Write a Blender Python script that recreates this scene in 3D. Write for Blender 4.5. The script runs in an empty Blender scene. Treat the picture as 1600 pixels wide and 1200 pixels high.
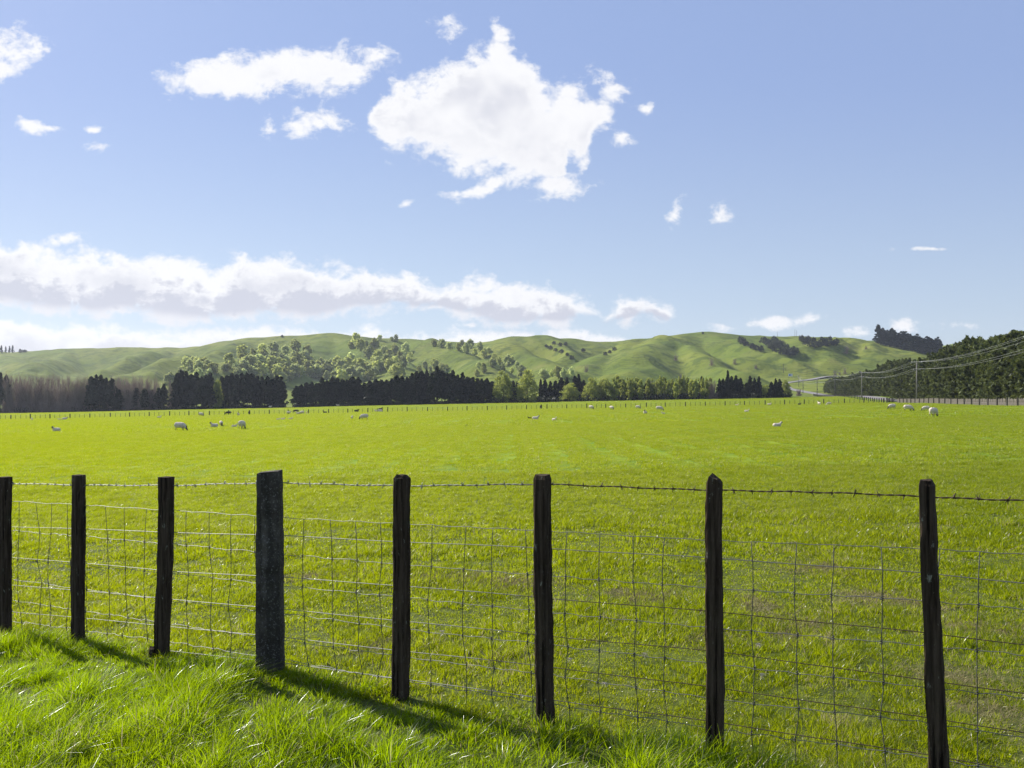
import bpy, math, random
import numpy as np
from math import radians as R

random.seed(7); rng = np.random.default_rng(11)
scene = bpy.context.scene
COL = scene.collection
CAMZ = 1.68
F = 1244.4          # focal length in photograph pixels (1600 wide)
HZ = 628.0          # the row of the true horizon

# ------------------------------------------------------------------ camera
cd = bpy.data.cameras.new('camera'); cam = bpy.data.objects.new('camera', cd); COL.objects.link(cam)
cam.location = (0, 0, CAMZ); cam.rotation_euler = (R(90), 0, 0)
cd.lens = 28; cd.sensor_width = 36; cd.shift_y = (HZ-600)/1600.0
cd.clip_start = 0.05; cd.clip_end = 20000
scene.camera = cam

# ------------------------------------------------------------------ light, sky, exposure
SUN_AZ = 50.0      # degrees left of the view
SUN_EL = 38.0
sd = bpy.data.lights.new('sun', 'SUN'); sun = bpy.data.objects.new('sun', sd); COL.objects.link(sun)
sd.energy = 4.9; sd.angle = R(0.53); sd.color = (1.0, 0.955, 0.88)
_s = (-math.sin(R(SUN_AZ))*math.cos(R(SUN_EL)), math.cos(R(SUN_AZ))*math.cos(R(SUN_EL)), math.sin(R(SUN_EL)))
from mathutils import Vector, Matrix
sun.rotation_euler = Vector(_s).to_track_quat('Z', 'Y').to_euler()
sun.location = (-60, 50, 70)
scene.view_settings.view_transform = 'Standard'; scene.view_settings.look = 'None'
scene.view_settings.gamma = 1; scene.view_settings.use_curve_mapping = False
scene.view_settings.exposure = 0.80
scene.render.engine = 'CYCLES'
scene.cycles.max_bounces = 8; scene.cycles.diffuse_bounces = 3; scene.cycles.glossy_bounces = 2
scene.cycles.transmission_bounces = 4; scene.cycles.volume_bounces = 0; scene.cycles.transparent_max_bounces = 8
scene.cycles.sample_clamp_indirect = 4

class NT:
    """small node-tree writer"""
    def __init__(s, tree): s.t = tree; s.N = tree.nodes; s.L = tree.links
    def n(s, typ, **kw):
        nd = s.N.new(typ)
        for k, v in kw.items(): setattr(nd, k, v)
        return nd
    def set(s, sock, v):
        if isinstance(v, bpy.types.NodeSocket): s.L.new(v, sock)
        else: sock.default_value = v
    def m(s, op, a, b=None, c=None, clamp=False):
        nd = s.N.new('ShaderNodeMath'); nd.operation = op; nd.use_clamp = clamp
        s.set(nd.inputs[0], a)
        if b is not None: s.set(nd.inputs[1], b)
        if c is not None: s.set(nd.inputs[2], c)
        return nd.outputs[0]
    def vm(s, op, a, b=None, scale=None):
        nd = s.N.new('ShaderNodeVectorMath'); nd.operation = op
        s.set(nd.inputs[0], a)
        if b is not None: s.set(nd.inputs[1], b)
        if scale is not None: s.set(nd.inputs['Scale'], scale)
        return nd.outputs['Value' if op in ('LENGTH', 'DOT_PRODUCT') else 'Vector']
    def mix(s, f, a, b, blend='MIX'):
        nd = s.N.new('ShaderNodeMix'); nd.data_type = 'RGBA'; nd.blend_type = blend
        s.set(nd.inputs[0], f); s.set(nd.inputs[6], a); s.set(nd.inputs[7], b)
        return nd.outputs[2]
    def ramp(s, f, stops, interp='LINEAR'):
        nd = s.N.new('ShaderNodeValToRGB'); cr = nd.color_ramp; cr.interpolation = interp
        while len(cr.elements) < len(stops): cr.elements.new(0.5)
        for e, (p, c) in zip(cr.elements, stops):
            e.position = p; e.color = tuple(c)+(1,) if len(c) == 3 else c
        s.set(nd.inputs[0], f); return nd.outputs[0]
    def rng(s, v, a, b, c=0.0, d=1.0, smooth=True):
        nd = s.N.new('ShaderNodeMapRange'); nd.interpolation_type = 'SMOOTHSTEP' if smooth else 'LINEAR'
        nd.clamp = True
        s.set(nd.inputs[0], v); nd.inputs[1].default_value = a; nd.inputs[2].default_value = b
        nd.inputs[3].default_value = c; nd.inputs[4].default_value = d
        return nd.outputs[0]
    def noise(s, vec, scale, detail=4, rough=0.55, dist=0.0):
        nd = s.N.new('ShaderNodeTexNoise')
        if vec is not None: s.L.new(vec, nd.inputs['Vector'])
        nd.inputs['Scale'].default_value = scale; nd.inputs['Detail'].default_value = detail
        nd.inputs['Roughness'].default_value = rough; nd.inputs['Distortion'].default_value = dist
        return nd.outputs['Fac']
    def comb(s, x, y, z=0.0):
        nd = s.N.new('ShaderNodeCombineXYZ')
        for i, v in enumerate((x, y, z)): s.set(nd.inputs[i], v)
        return nd.outputs[0]

def build_world():
    w = bpy.data.worlds.new('World'); scene.world = w; w.use_nodes = True
    w.node_tree.nodes.clear(); T = NT(w.node_tree)
    sky = T.n('ShaderNodeTexSky', sky_type='NISHITA', sun_disc=False)
    sky.sun_elevation = R(SUN_EL); sky.sun_rotation = R(-SUN_AZ)
    sky.altitude = 0; sky.air_density = 1.0; sky.dust_density = 0.3; sky.ozone_density = 2.0
    tc = T.n('ShaderNodeTexCoord')
    sep = T.n('ShaderNodeSeparateXYZ'); T.L.new(tc.outputs['Generated'], sep.inputs[0])
    yy = T.m('MAXIMUM', sep.outputs[1], 0.02)
    P = T.m('MULTIPLY', T.m('DIVIDE', sep.outputs[0], yy), 12.444)
    Q = T.m('MULTIPLY', T.m('DIVIDE', sep.outputs[2], yy), 12.444)
    PQ = T.comb(P, Q)
    # ---- cloud density as a node group of the direction
    g = bpy.data.node_groups.new('cloud_density', 'ShaderNodeTree')
    g.interface.new_socket('PQ', in_out='INPUT', socket_type='NodeSocketVector')
    g.interface.new_socket('S', in_out='OUTPUT', socket_type='NodeSocketFloat')
    g.interface.new_socket('Frac', in_out='OUTPUT', socket_type='NodeSocketFloat')
    G = NT(g); gi = G.n('NodeGroupInput'); go = G.n('NodeGroupOutput')
    v0 = gi.outputs[0]
    # large wobble of the outline
    wn = G.n('ShaderNodeTexNoise'); G.L.new(v0, wn.inputs['Vector']); wn.inputs['Scale'].default_value = 1.1; wn.inputs['Detail'].default_value = 3
    wob = G.vm('SCALE', G.vm('SUBTRACT', wn.outputs['Color'], (0.5, 0.5, 0.5)), scale=0.35)
    v = G.vm('ADD', v0, wob)
    sp = G.n('ShaderNodeSeparateXYZ'); G.L.new(v, sp.inputs[0])
    px, qy = sp.outputs[0], sp.outputs[1]
    xn = G.rng(px, -9.0, 9.0, 0, 1, smooth=False)
    def curve(pts):
        nd = G.n('ShaderNodeFloatCurve'); c = nd.mapping.curves[0]
        P0 = [((x-800)/100.0/18.0+0.5, (628-y)/100.0/8.0+0.1) for x, y in pts]
        P0 = [(min(max(a, 0), 1), min(max(b, 0), 1)) for a, b in P0]
        while len(c.points) < len(P0): c.points.new(0.5, 0.5)
        for q, (a, b) in zip(c.points, P0):
            q.location = (a, b); q.handle_type = 'VECTOR'
        nd.mapping.update(); G.L.new(xn, nd.inputs['Value'])
        return G.m('MULTIPLY', G.m('SUBTRACT', nd.outputs[0], 0.1), 8.0)
    def bank(top, bot, sc, add=0.0):
        a = G.m('SUBTRACT', curve(top), qy); b = G.m('SUBTRACT', qy, curve(bot))
        if not fr: fr.append(G.m('DIVIDE', a, G.m('MAXIMUM', G.m('ADD', a, b), 0.2)))
        return G.m('ADD', G.m('DIVIDE', G.m('MINIMUM', a, b), sc), add)
    fr = []
    off = [(1075, 560), (1700, 560)]
    b1 = bank([(-100, 372), (0, 380), (60, 388), (100, 398), (160, 402), (280, 402), (330, 412), (450, 404), (520, 418), (600, 422), (650, 432), (680, 452), (720, 438), (800, 447), (850, 447), (900, 470), (925, 476), (944, 494), (962, 480), (990, 470), (1022, 474), (1034, 486), (1048, 488), (1062, 505)] + off,
              [(-100, 470), (0, 477), (80, 488), (170, 498), (300, 498), (400, 499), (500, 494), (600, 484), (680, 484), (740, 495), (770, 510), (880, 503), (940, 499), (1030, 497), (1062, 480), (1100, 400), (1700, 400)], 0.26, 0.35)
    b2 = bank([(-100, 500), (0, 503), (50, 505), (130, 514), (200, 519), (260, 516), (300, 511), (440, 509), (520, 517), (650, 524), (780, 520), (900, 519), (990, 527), (1010, 545), (1030, 640), (1700, 640)],
              [(-100, 640), (990, 640), (1030, 600), (1700, 600)], 0.20, 0.2)
    big = bank([(0, 400), (540, 400), (572, 190), (590, 150), (640, 122), (700, 92), (740, 76), (768, 52), (779, 30), (792, 50), (812, 84), (835, 112), (860, 132), (900, 130), (930, 148), (955, 168), (972, 200), (1000, 400), (1700, 400)],
               [(0, 100), (540, 100), (572, 196), (600, 240), (660, 238), (700, 262), (740, 268), (780, 284), (830, 294), (880, 312), (912, 280), (890, 250), (925, 225), (955, 196), (972, 180), (1000, 100), (1700, 100)], 0.40, 0.1)
    el = bank([(0, 300), (185, 300), (205, 122), (250, 112), (300, 92), (380, 78), (470, 78), (560, 76), (600, 68), (622, 84), (634, 110), (660, 300), (1700, 300)],
              [(0, 50), (185, 50), (205, 122), (260, 146), (340, 163), (400, 161), (450, 148), (500, 158), (520, 143), (570, 140), (592, 116), (634, 100), (660, 50), (1700, 50)], 0.30)
    S = G.m('MAXIMUM', G.m('MAXIMUM', b1, b2), G.m('MAXIMUM', big, el))
    ell = [(20, 78, 52, 34, 0), (-20, 95, 60, 30, 0), (100, 374, 30, 9, 14), (490, 193, 56, 20, 6), (423, 200, 14, 15, 0), (52, 195, 34, 12, -8), (75, 200, 30, 6, -5),
           (158, 228, 24, 9, 0), (148, 203, 14, 5, 0), (748, 299, 56, 11, 10), (772, 290, 30, 15, 20), (870, 285, 48, 26, 0), (948, 134, 30, 22, 0), (972, 215, 16, 11, 20),
           (1054, 335, 11, 24, -18), (1128, 335, 18, 14, 40), (1012, 170, 14, 9, 0), (1457, 389, 36, 3.4, 0), (1192, 506, 44, 10, 5), (1128, 509, 18, 8, 0), (1262, 501, 22, 8, 0),
           (1343, 520, 22, 8, 0), (1416, 510, 26, 14, 10), (1490, 507, 22, 7, 0), (1510, 509, 14, 6, 0), (1046, 492, 14, 10, 0), (700, 36, 22, 16, -20), (735, 508, 16, 4, 0), (635, 318, 12, 5, 20),
           (-260, 300, 140, 40, 5), (1800, 250, 120, 40, 0), (1950, 480, 160, 30, 0), (-420, 120, 160, 60, 10)]
    for (cx, cy, rx, ry, an) in ell:
        mp = G.n('ShaderNodeMapping', vector_type='TEXTURE')
        mp.inputs['Location'].default_value = ((cx-800)/100, (628-cy)/100, 0)
        mp.inputs['Rotation'].default_value = (0, 0, R(an)); mp.inputs['Scale'].default_value = (rx/100, ry/100, 1)
        G.L.new(v0 if rx < 60 else v, mp.inputs['Vector'])
        ln = G.vm('LENGTH', mp.outputs[0])
        S = G.m('MAXIMUM', S, G.m('MULTIPLY', G.m('SUBTRACT', 1.05, ln), 1.0 if rx > 40 else (0.8 if rx > 25 else 0.55)))
    S = G.m('MINIMUM', S, 1.9)
    v3 = G.vm('MULTIPLY', v0, (1.0, 1.35, 1.0))
    n1 = G.noise(v3, 2.0, 9, 0.60, 0.25)
    n2 = G.noise(v3, 8.5, 5, 0.65, 0.0)
    nn = G.m('ADD', G.m('MULTIPLY', G.m('SUBTRACT', n1, 0.5), 3.4), G.m('MULTIPLY', G.m('SUBTRACT', n2, 0.5), 0.9))
    G.L.new(G.m('ADD', S, nn), go.inputs[0])
    inb = G.rng(b1, -0.6, 0.2)
    fq = G.m('ADD', fr[0], G.m('ADD', G.m('MULTIPLY', G.m('SUBTRACT', n1, 0.5), 2.1), G.m('MULTIPLY', G.m('SUBTRACT', n2, 0.5), 0.4)))
    G.L.new(G.m('MULTIPLY', inb, G.m('MULTIPLY', G.rng(fq, 0.30, 0.72), G.rng(fr[0], 0.82, 1.0, 1.0, 0.35))), go.inputs[1])
    def dens(vec):
        nd = T.n('ShaderNodeGroup'); nd.node_tree = g; T.L.new(vec, nd.inputs[0]); return nd.outputs
    s0, frac = dens(PQ)[0:2]
    s1 = dens(T.vm('ADD', PQ, (-0.10, 0.22, 0.0)))[0]
    alpha = T.m('MULTIPLY', T.rng(s0, -0.10, 0.80), 0.985)
    front = T.m('GREATER_THAN', sep.outputs[1], 0.05)
    alpha = T.m('MULTIPLY', alpha, front)
    lit = T.rng(T.m('SUBTRACT', s1, s0), -0.5, 1.1)           # 0 lit, 1 shaded
    thick = T.rng(s0, 0.25, 1.5)
    low = T.rng(Q, 0.8, 4.2, 1.0, 0.25)
    shade = T.m('MULTIPLY', T.m('MULTIPLY', lit, thick), low)
    # broad soft thickness shading inside the big cumulus
    soft = T.m('MULTIPLY', T.rng(T.noise(PQ, 0.8, 3, 0.5), 0.40, 0.66), T.rng(s0, 0.7, 1.9))
    shade = T.m('MAXIMUM', shade, T.m('MULTIPLY', soft, 0.60))
    shade = T.m('MAXIMUM', shade, T.m('MULTIPLY', frac, 0.85))
    ccol = T.mix(shade, (7.7, 7.7, 7.85, 1), (4.5, 4.65, 5.5, 1))
    # paler, slightly violet sky as in the photograph
    skyc = T.mix(1.0, sky.outputs[0], (1.05, 0.95, 0.93, 1), 'MULTIPLY')
    base = T.mix(T.rng(Q, 0.5, 5.5), (4.25, 5.2, 6.5, 1), (2.85, 3.85, 6.6, 1))
    lift = T.mix(0.66, skyc, base)
    colr = T.mix(alpha, lift, ccol)
    bg = T.n('ShaderNodeBackground'); T.L.new(colr, bg.inputs[0]); bg.inputs[1].default_value = 0.073
    out = T.n('ShaderNodeOutputWorld'); T.L.new(bg.outputs[0], out.inputs[0])
    w.cycles.sampling_method = 'MANUAL'; w.cycles.sample_map_resolution = 512
build_world()

# ------------------------------------------------------------------ small helpers
def px_x(px, Y): return (px-800.0)/F*Y
def px_z(py, Y): return CAMZ + (HZ-py)/F*Y
def fast_mesh(name, V, Q, mats, midx=None, smooth=False):
    """V (n,3) float, Q (m,k) int"""
    V = np.asarray(V, dtype=np.float32); Q = np.asarray(Q, dtype=np.int32)
    me = bpy.data.meshes.new(name); k = Q.shape[1]
    me.vertices.add(len(V)); me.vertices.foreach_set('co', V.ravel())
    me.loops.add(Q.size); me.loops.foreach_set('vertex_index', Q.ravel())
    me.polygons.add(len(Q)); me.polygons.foreach_set('loop_start', np.arange(len(Q), dtype=np.int32)*k)
    if midx is not None: me.polygons.foreach_set('material_index', np.asarray(midx, dtype=np.int32))
    if smooth: me.polygons.foreach_set('use_smooth', np.ones(len(Q), dtype=bool))
    for m in (mats if isinstance(mats, (list, tuple)) else [mats]): me.materials.append(m)
    me.update(calc_edges=True); return me
def link(name, me, parent=None, loc=None):
    o = bpy.data.objects.new(name, me); COL.objects.link(o)
    if parent is not None: o.parent = parent
    if loc is not None: o.location = loc
    return o
def tag(o, label=None, cat=None, group=None, kind=None):
    if label: o['label'] = label
    if cat: o['category'] = cat
    if group: o['group'] = group
    if kind: o['kind'] = kind
    return o
def empty(name, loc=(0, 0, 0), rz=0.0):
    o = bpy.data.objects.new(name, None); COL.objects.link(o); o.location = loc; o.rotation_euler = (0, 0, rz)
    o.empty_display_size = 0.2
    return o
class MB:
    """collects polygons into one mesh"""
    def __init__(s): s.v = []; s.f = []; s.mi = []
    def ring_loft(s, rings, cap=True, mi=0):
        b = len(s.v); k = len(rings[0])
        for r in rings: s.v += [tuple(p) for p in r]
        for i in range(len(rings)-1):
            for j in range(k):
                a = b+i*k+j; c = b+i*k+(j+1) % k
                s.f.append((a, c, c+k, a+k)); s.mi.append(mi)
        if cap:
            s.f.append(tuple(b+j for j in reversed(range(k)))); s.mi.append(mi)
            s.f.append(tuple(b+(len(rings)-1)*k+j for j in range(k))); s.mi.append(mi)
    def tube(s, pts, r, k=6, mi=0, cap=True):
        pts = [Vector(p) for p in pts]; rings = []
        rr = r if isinstance(r, (list, tuple)) else [r]*len(pts)
        for i, p in enumerate(pts):
            d = (pts[min(i+1, len(pts)-1)]-pts[max(i-1, 0)]).normalized()
            up = Vector((0, 0, 1)) if abs(d.z) < 0.9 else Vector((0, 1, 0))
            a = d.cross(up).normalized(); b2 = a.cross(d)
            rings.append([p+(a*math.cos(t)+b2*math.sin(t))*rr[i] for t in [2*math.pi*j/k for j in range(k)]])
        s.ring_loft(rings, cap, mi)
    def box(s, c, d, rz=0.0, mi=0):
        cx, cy, cz = c; dx, dy, dz = [q/2 for q in d]; ca, sa = math.cos(rz), math.sin(rz)
        rings = []
        for z in (-dz, dz):
            rings.append([(cx+x*ca-y*sa, cy+x*sa+y*ca, cz+z) for x, y in ((-dx, -dy), (dx, -dy), (dx, dy), (-dx, dy))])
        s.ring_loft(rings, True, mi)
    def mesh(s, name, mats, smooth=False):
        me = bpy.data.meshes.new(name); me.from_pydata(s.v, [], s.f)
        for m in (mats if isinstance(mats, (list, tuple)) else [mats]): me.materials.append(m)
        me.polygons.foreach_set('material_index', s.mi)
        if smooth: me.polygons.foreach_set('use_smooth', [True]*len(s.f))
        me.update(); return me
    def build(s, name, mats, parent=None, smooth=False, loc=None):
        return link(name, s.mesh(name, mats, smooth), parent, loc)

# ------------------------------------------------------------------ materials
def new_mat(name):
    m = bpy.data.materials.new(name); m.use_nodes = True; m.node_tree.nodes.clear(); return m, NT(m.node_tree)
def out(T, sh):
    o = T.n('ShaderNodeOutputMaterial'); T.L.new(sh, o.inputs[0]); return o
def principled(T, col, rough=0.6, spec=0.3, metal=0.0, normal=None):
    p = T.n('ShaderNodeBsdfPrincipled'); T.set(p.inputs['Base Color'], col)
    T.set(p.inputs['Roughness'], rough); T.set(p.inputs['Specular IOR Level'], spec); T.set(p.inputs['Metallic'], metal)
    if normal is not None: T.L.new(normal, p.inputs['Normal'])
    return p.outputs[0]
def bump(T, h, strength, dist):
    b = T.n('ShaderNodeBump'); T.L.new(h, b.inputs['Height']); b.inputs['Strength'].default_value = strength; b.inputs['Distance'].default_value = dist
    return b.outputs[0]

def leaf_mat(name, dark, light, trans, tf=0.45, rough=0.5, spec=0.3, objvar=0.25, straw=0.0):
    m, T = new_mat(name)
    geo = T.n('ShaderNodeNewGeometry'); ri = geo.outputs['Random Per Island']
    oi = T.n('ShaderNodeObjectInfo')
    c = T.mix(ri, dark+(1,), light+(1,))
    v = T.rng(oi.outputs['Random'], 0, 1, 1-objvar, 1+objvar, smooth=False)
    c = T.vm('SCALE', c, scale=v)
    tcol = T.vm('SCALE', T.mix(ri, tuple(q*0.7 for q in trans)+(1,), trans+(1,)), scale=v)
    a = principled(T, c, rough, spec)
    t = T.n('ShaderNodeBsdfTranslucent'); T.L.new(tcol, t.inputs[0])
    mx = T.n('ShaderNodeMixShader'); mx.inputs[0].default_value = tf
    T.L.new(a, mx.inputs[1]); T.L.new(t.outputs[0], mx.inputs[2]); out(T, mx.outputs[0]); return m

def grass_mat(name, dark, light, trans, tf, straw_amt, gloss=0.35, spec=0.6, wax_at=0.8):
    m, T = new_mat(name)
    geo = T.n('ShaderNodeNewGeometry'); ri = geo.outputs['Random Per Island']; pos = geo.outputs['Position']
    big = T.noise(pos, 0.35, 4, 0.6); mid = T.noise(pos, 2.2, 3, 0.6)
    c = T.mix(ri, dark+(1,), light+(1,))
    tc = T.mix(T.rng(mid, 0.3, 0.7), tuple(q*0.72 for q in trans)+(1,), trans+(1,))
    yl = T.rng(big, 0.35, 0.7)
    c = T.mix(T.m('MULTIPLY', yl, 0.4), c, (0.16, 0.18, 0.010, 1))
    tc = T.mix(T.m('MULTIPLY', yl, 0.25), tc, (0.48, 0.50, 0.008, 1))
    # a few straw-coloured blades, more of them in worn places
    spx = T.n('ShaderNodeSeparateXYZ'); T.L.new(pos, spx.inputs[0])
    worn = T.m('MULTIPLY', T.rng(T.noise(pos, 1.3, 3, 0.6), 0.56, 0.66), T.m('MULTIPLY', T.rng(spx.outputs[0], -3, 4), T.rng(spx.outputs[1], 14, 5)))
    straw_amt = T.m('ADD', straw_amt, T.m('MULTIPLY', worn, 0.30))
    th = T.m('SUBTRACT', 1.0, T.m('MULTIPLY', straw_amt, T.rng(mid, 0.35, 0.75, 0.3, 2.2)))
    st = T.m('GREATER_THAN', T.m('FRACT', T.m('MULTIPLY', ri, 17.31)), th)
    c = T.mix(st, c, (0.42, 0.36, 0.20, 1)); tc = T.mix(st, tc, (0.45, 0.38, 0.2, 1))
    wax = T.m('GREATER_THAN', T.m('FRACT', T.m('MULTIPLY', ri, 7.77)), wax_at)
    a = principled(T, c, gloss, T.m('ADD', 0.10, T.m('MULTIPLY', wax, spec)))
    t = T.n('ShaderNodeBsdfTranslucent'); T.L.new(tc, t.inputs[0])
    mx = T.n('ShaderNodeMixShader'); mx.inputs[0].default_value = tf
    T.L.new(a, mx.inputs[1]); T.L.new(t.outputs[0], mx.inputs[2]); out(T, mx.outputs[0]); return m

M = {}
M['field_grass'] = grass_mat('field_grass', (0.024, 0.058, 0.001), (0.105, 0.15, 0.003), (0.45, 0.53, 0.003), 0.54, 0.06, 0.34, 0.8)
M['verge_grass'] = grass_mat('verge_grass', (0.010, 0.036, 0.002), (0.060, 0.12, 0.005), (0.42, 0.60, 0.002), 0.54, 0.07, 0.32, 1.3, 0.74)

def soil_mat():
    m, T = new_mat('field_soil'); geo = T.n('ShaderNodeNewGeometry'); pos = geo.outputs['Position']
    a = T.noise(pos, 0.5, 5, 0.6); b = T.noise(pos, 9, 5, 0.7)
    c = T.mix(T.rng(b, 0.3, 0.7), (0.035, 0.045, 0.010, 1), (0.10, 0.12, 0.02, 1))
    # farther off the sward closes over the soil
    sp = T.n('ShaderNodeSeparateXYZ'); T.L.new(pos, sp.inputs[0])
    at = T.n('ShaderNodeAttribute', attribute_name='worn')
    c = T.mix(at.outputs['Fac'], c, T.mix(T.rng(b, 0.3, 0.7), (0.060, 0.056, 0.024, 1), (0.15, 0.13, 0.065, 1)))
    far = T.rng(sp.outputs[1], 9, 26)
    gcol = T.mix(T.rng(a, 0.35, 0.65), (0.12, 0.20, 0.012, 1), (0.20, 0.26, 0.016, 1))
    c = T.mix(far, c, gcol)
    out(T, principled(T, c, 0.9, 0.1, normal=bump(T, b, 0.6, 0.03))); return m
M['soil'] = soil_mat()

def hill_mat():
    m, T = new_mat('hill_pasture'); geo = T.n('ShaderNodeNewGeometry'); pos = geo.outputs['Position']
    sp = T.n('ShaderNodeSeparateXYZ'); T.L.new(pos, sp.inputs[0])
    big = T.noise(pos, 0.006, 5, 0.6); mid = T.noise(pos, 0.03, 6, 0.65); fine = T.noise(pos, 0.22, 5, 0.7)
    c = T.mix(T.rng(big, 0.35, 0.65), (0.100, 0.142, 0.018, 1), (0.165, 0.188, 0.028, 1))
    c = T.mix(T.m('MULTIPLY', T.rng(mid, 0.48, 0.75), 0.45), c, (0.20, 0.185, 0.065, 1))
    c = T.mix(T.m('MULTIPLY', T.rng(T.noise(pos, 0.07, 5, 0.6), 0.48, 0.62), 0.75), c, (0.065, 0.095, 0.018, 1))
    c = T.mix(T.m('MULTIPLY', T.rng(fine, 0.50, 0.72), 0.45), c, (0.05, 0.07, 0.018, 1))
    # rough scrubby growth in some gullies
    sc = T.m('MULTIPLY', T.rng(T.noise(pos, 0.011, 6, 0.65, 0.6), 0.62, 0.70), T.rng(fine, 0.35, 0.6))
    c = T.mix(T.m('MULTIPLY', sc, 0.8), c, (0.030, 0.042, 0.016, 1))
    # sheep tracks along the contours of some slopes
    zz = T.m('ADD', sp.outputs[2], T.m('MULTIPLY', T.noise(pos, 0.03, 4, 0.6), 14.0))
    tr = T.m('SINE', T.m('MULTIPLY', zz, 2.6))
    trk = T.m('MULTIPLY', T.rng(tr, 0.2, 1.0), T.rng(T.noise(pos, 0.008, 3, 0.5), 0.50, 0.62))
    c = T.mix(T.m('MULTIPLY', trk, 0.45), c, (0.06, 0.075, 0.02, 1))
    hgt = T.m('ADD', T.m('MULTIPLY', T.noise(pos, 0.04, 5, 0.5), 2.0), T.m('ADD', T.m('MULTIPLY', trk, 0.2), T.m('MULTIPLY', fine, 0.7)))
    out(T, principled(T, c, 0.95, 0.05, normal=bump(T, hgt, 0.7, 2.0))); return m
M['hill'] = hill_mat()

def simple(name, c1, c2, scale, rough=0.8, spec=0.2, bs=0.4, bd=0.01, coords='Object', stretch=(1, 1, 1), metal=0.0):
    m, T = new_mat(name); tc = T.n('ShaderNodeTexCoord')
    v = T.vm('MULTIPLY', tc.outputs[coords], stretch)
    n = T.noise(v, scale, 6, 0.6)
    c = T.mix(T.rng(n, 0.3, 0.7), c1+(1,), c2+(1,))
    out(T, principled(T, c, rough, spec, metal, normal=bump(T, n, bs, bd))); return m

def post_mat(name, base1, base2, lichen, amount):
    m, T = new_mat(name); tc = T.n('ShaderNodeTexCoord'); oc = tc.outputs['Object']
    g = T.noise(T.vm('MULTIPLY', oc, (60, 60, 3.0)), 1.0, 6, 0.65)
    b = T.noise(oc, 9, 5, 0.65)
    c = T.mix(T.rng(g, 0.3, 0.72), base1+(1,), base2+(1,))
    c = T.mix(T.m('MULTIPLY', T.rng(b, 0.5, 0.75), 0.5), c, (0.035, 0.035, 0.02, 1))
    l = T.noise(T.vm('MULTIPLY', oc, (1, 1, 0.45)), 30, 6, 0.75)
    c = T.mix(T.m('MULTIPLY', T.rng(l, 0.60, 0.70), amount), c, lichen+(1,))
    cr = T.m('SUBTRACT', 1.0, T.rng(T.noise(T.vm('MULTIPLY', oc, (45, 45, 1.6)), 1.0, 3, 0.5), 0.36, 0.42))
    c = T.mix(T.m('MULTIPLY', cr, 0.8), c, (0.006, 0.005, 0.004, 1))
    h = T.m('SUBTRACT', T.m('ADD', g, T.m('MULTIPLY', l, 0.3)), T.m('MULTIPLY', cr, 1.2))
    out(T, principled(T, c, 0.92, 0.06, normal=bump(T, h, 1.0, 0.006))); return m
M['post'] = post_mat('weathered_wood', (0.020, 0.014, 0.009), (0.085, 0.062, 0.042), (0.26, 0.26, 0.20), 0.75)
def concrete_mat():
    m, T = new_mat('old_concrete'); tc = T.n('ShaderNodeTexCoord'); oc = tc.outputs['Object']
    a = T.noise(oc, 7, 5, 0.6); b = T.noise(oc, 90, 4, 0.7); st = T.noise(T.vm('MULTIPLY', oc, (20, 20, 1.5)), 1.0, 4, 0.6)
    c = T.mix(T.rng(a, 0.35, 0.68), (0.045, 0.038, 0.029, 1), (0.115, 0.102, 0.083, 1))
    c = T.mix(T.m('MULTIPLY', T.rng(st, 0.42, 0.62), 0.75), c, (0.030, 0.028, 0.022, 1))
    c = T.mix(T.m('MULTIPLY', T.rng(b, 0.55, 0.66), 0.5), c, (0.30, 0.29, 0.25, 1))
    out(T, principled(T, c, 0.92, 0.08, normal=bump(T, b, 0.8, 0.004))); return m
M['concrete'] = concrete_mat()
def wire_mat(name, rusty):
    m, T = new_mat(name); geo = T.n('ShaderNodeNewGeometry'); pos = geo.outputs['Position']
    sp = T.n('ShaderNodeSeparateXYZ'); T.L.new(pos, sp.inputs[0])
    n = T.noise(pos, 6, 4, 0.7)
    f = T.m('ADD', T.rng(sp.outputs[0], -1.2, 1.2), T.m('MULTIPLY', T.m('SUBTRACT', n, 0.5), 1.5))
    f = T.m('MULTIPLY', T.rng(f, 0.3, 0.7), rusty)
    c = T.mix(f, (0.22, 0.22, 0.215, 1), (0.06, 0.034, 0.022, 1))
    out(T, principled(T, c, T.m('ADD', 0.50, T.m('MULTIPLY', f, 0.3)), 0.3, T.m('SUBTRACT', 0.35, T.m('MULTIPLY', f, 0.35)))); return m
M['wire'] = wire_mat('galvanised_wire', 0.25); M['dull_wire'] = simple('dull_stay_wire', (0.04, 0.04, 0.04), (0.09, 0.09, 0.085), 30, 0.6, 0.3); M['rust_wire'] = wire_mat('part_rusted_wire', 0.95)
M['far_post'] = simple('far_fence_timber', (0.025, 0.022, 0.018), (0.06, 0.052, 0.042), 3)
M['paling'] = simple('grey_palings', (0.22, 0.18, 0.15), (0.34, 0.29, 0.25), 2.5, coords='Object')
M['pole'] = simple('power_pole', (0.15, 0.14, 0.125), (0.24, 0.225, 0.20), 2, stretch=(6, 6, 0.5))
M['dark_pole'] = simple('tarred_power_pole', (0.06, 0.055, 0.05), (0.11, 0.10, 0.09), 2, stretch=(6, 6, 0.5))
M['ceramic'] = simple('insulator_ceramic', (0.5, 0.5, 0.48), (0.65, 0.65, 0.62), 9, 0.3, 0.5)
M['cable'] = simple('aluminium_line', (0.30, 0.30, 0.29), (0.38, 0.38, 0.37), 2, 0.6, 0.3)
M['road'] = simple('chip_seal_road', (0.17, 0.16, 0.155), (0.22, 0.205, 0.20), 0.7, 0.9)
M['bark'] = simple('bark', (0.04, 0.033, 0.027), (0.09, 0.075, 0.06), 4, 0.9, stretch=(4, 4, 0.7))
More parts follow.
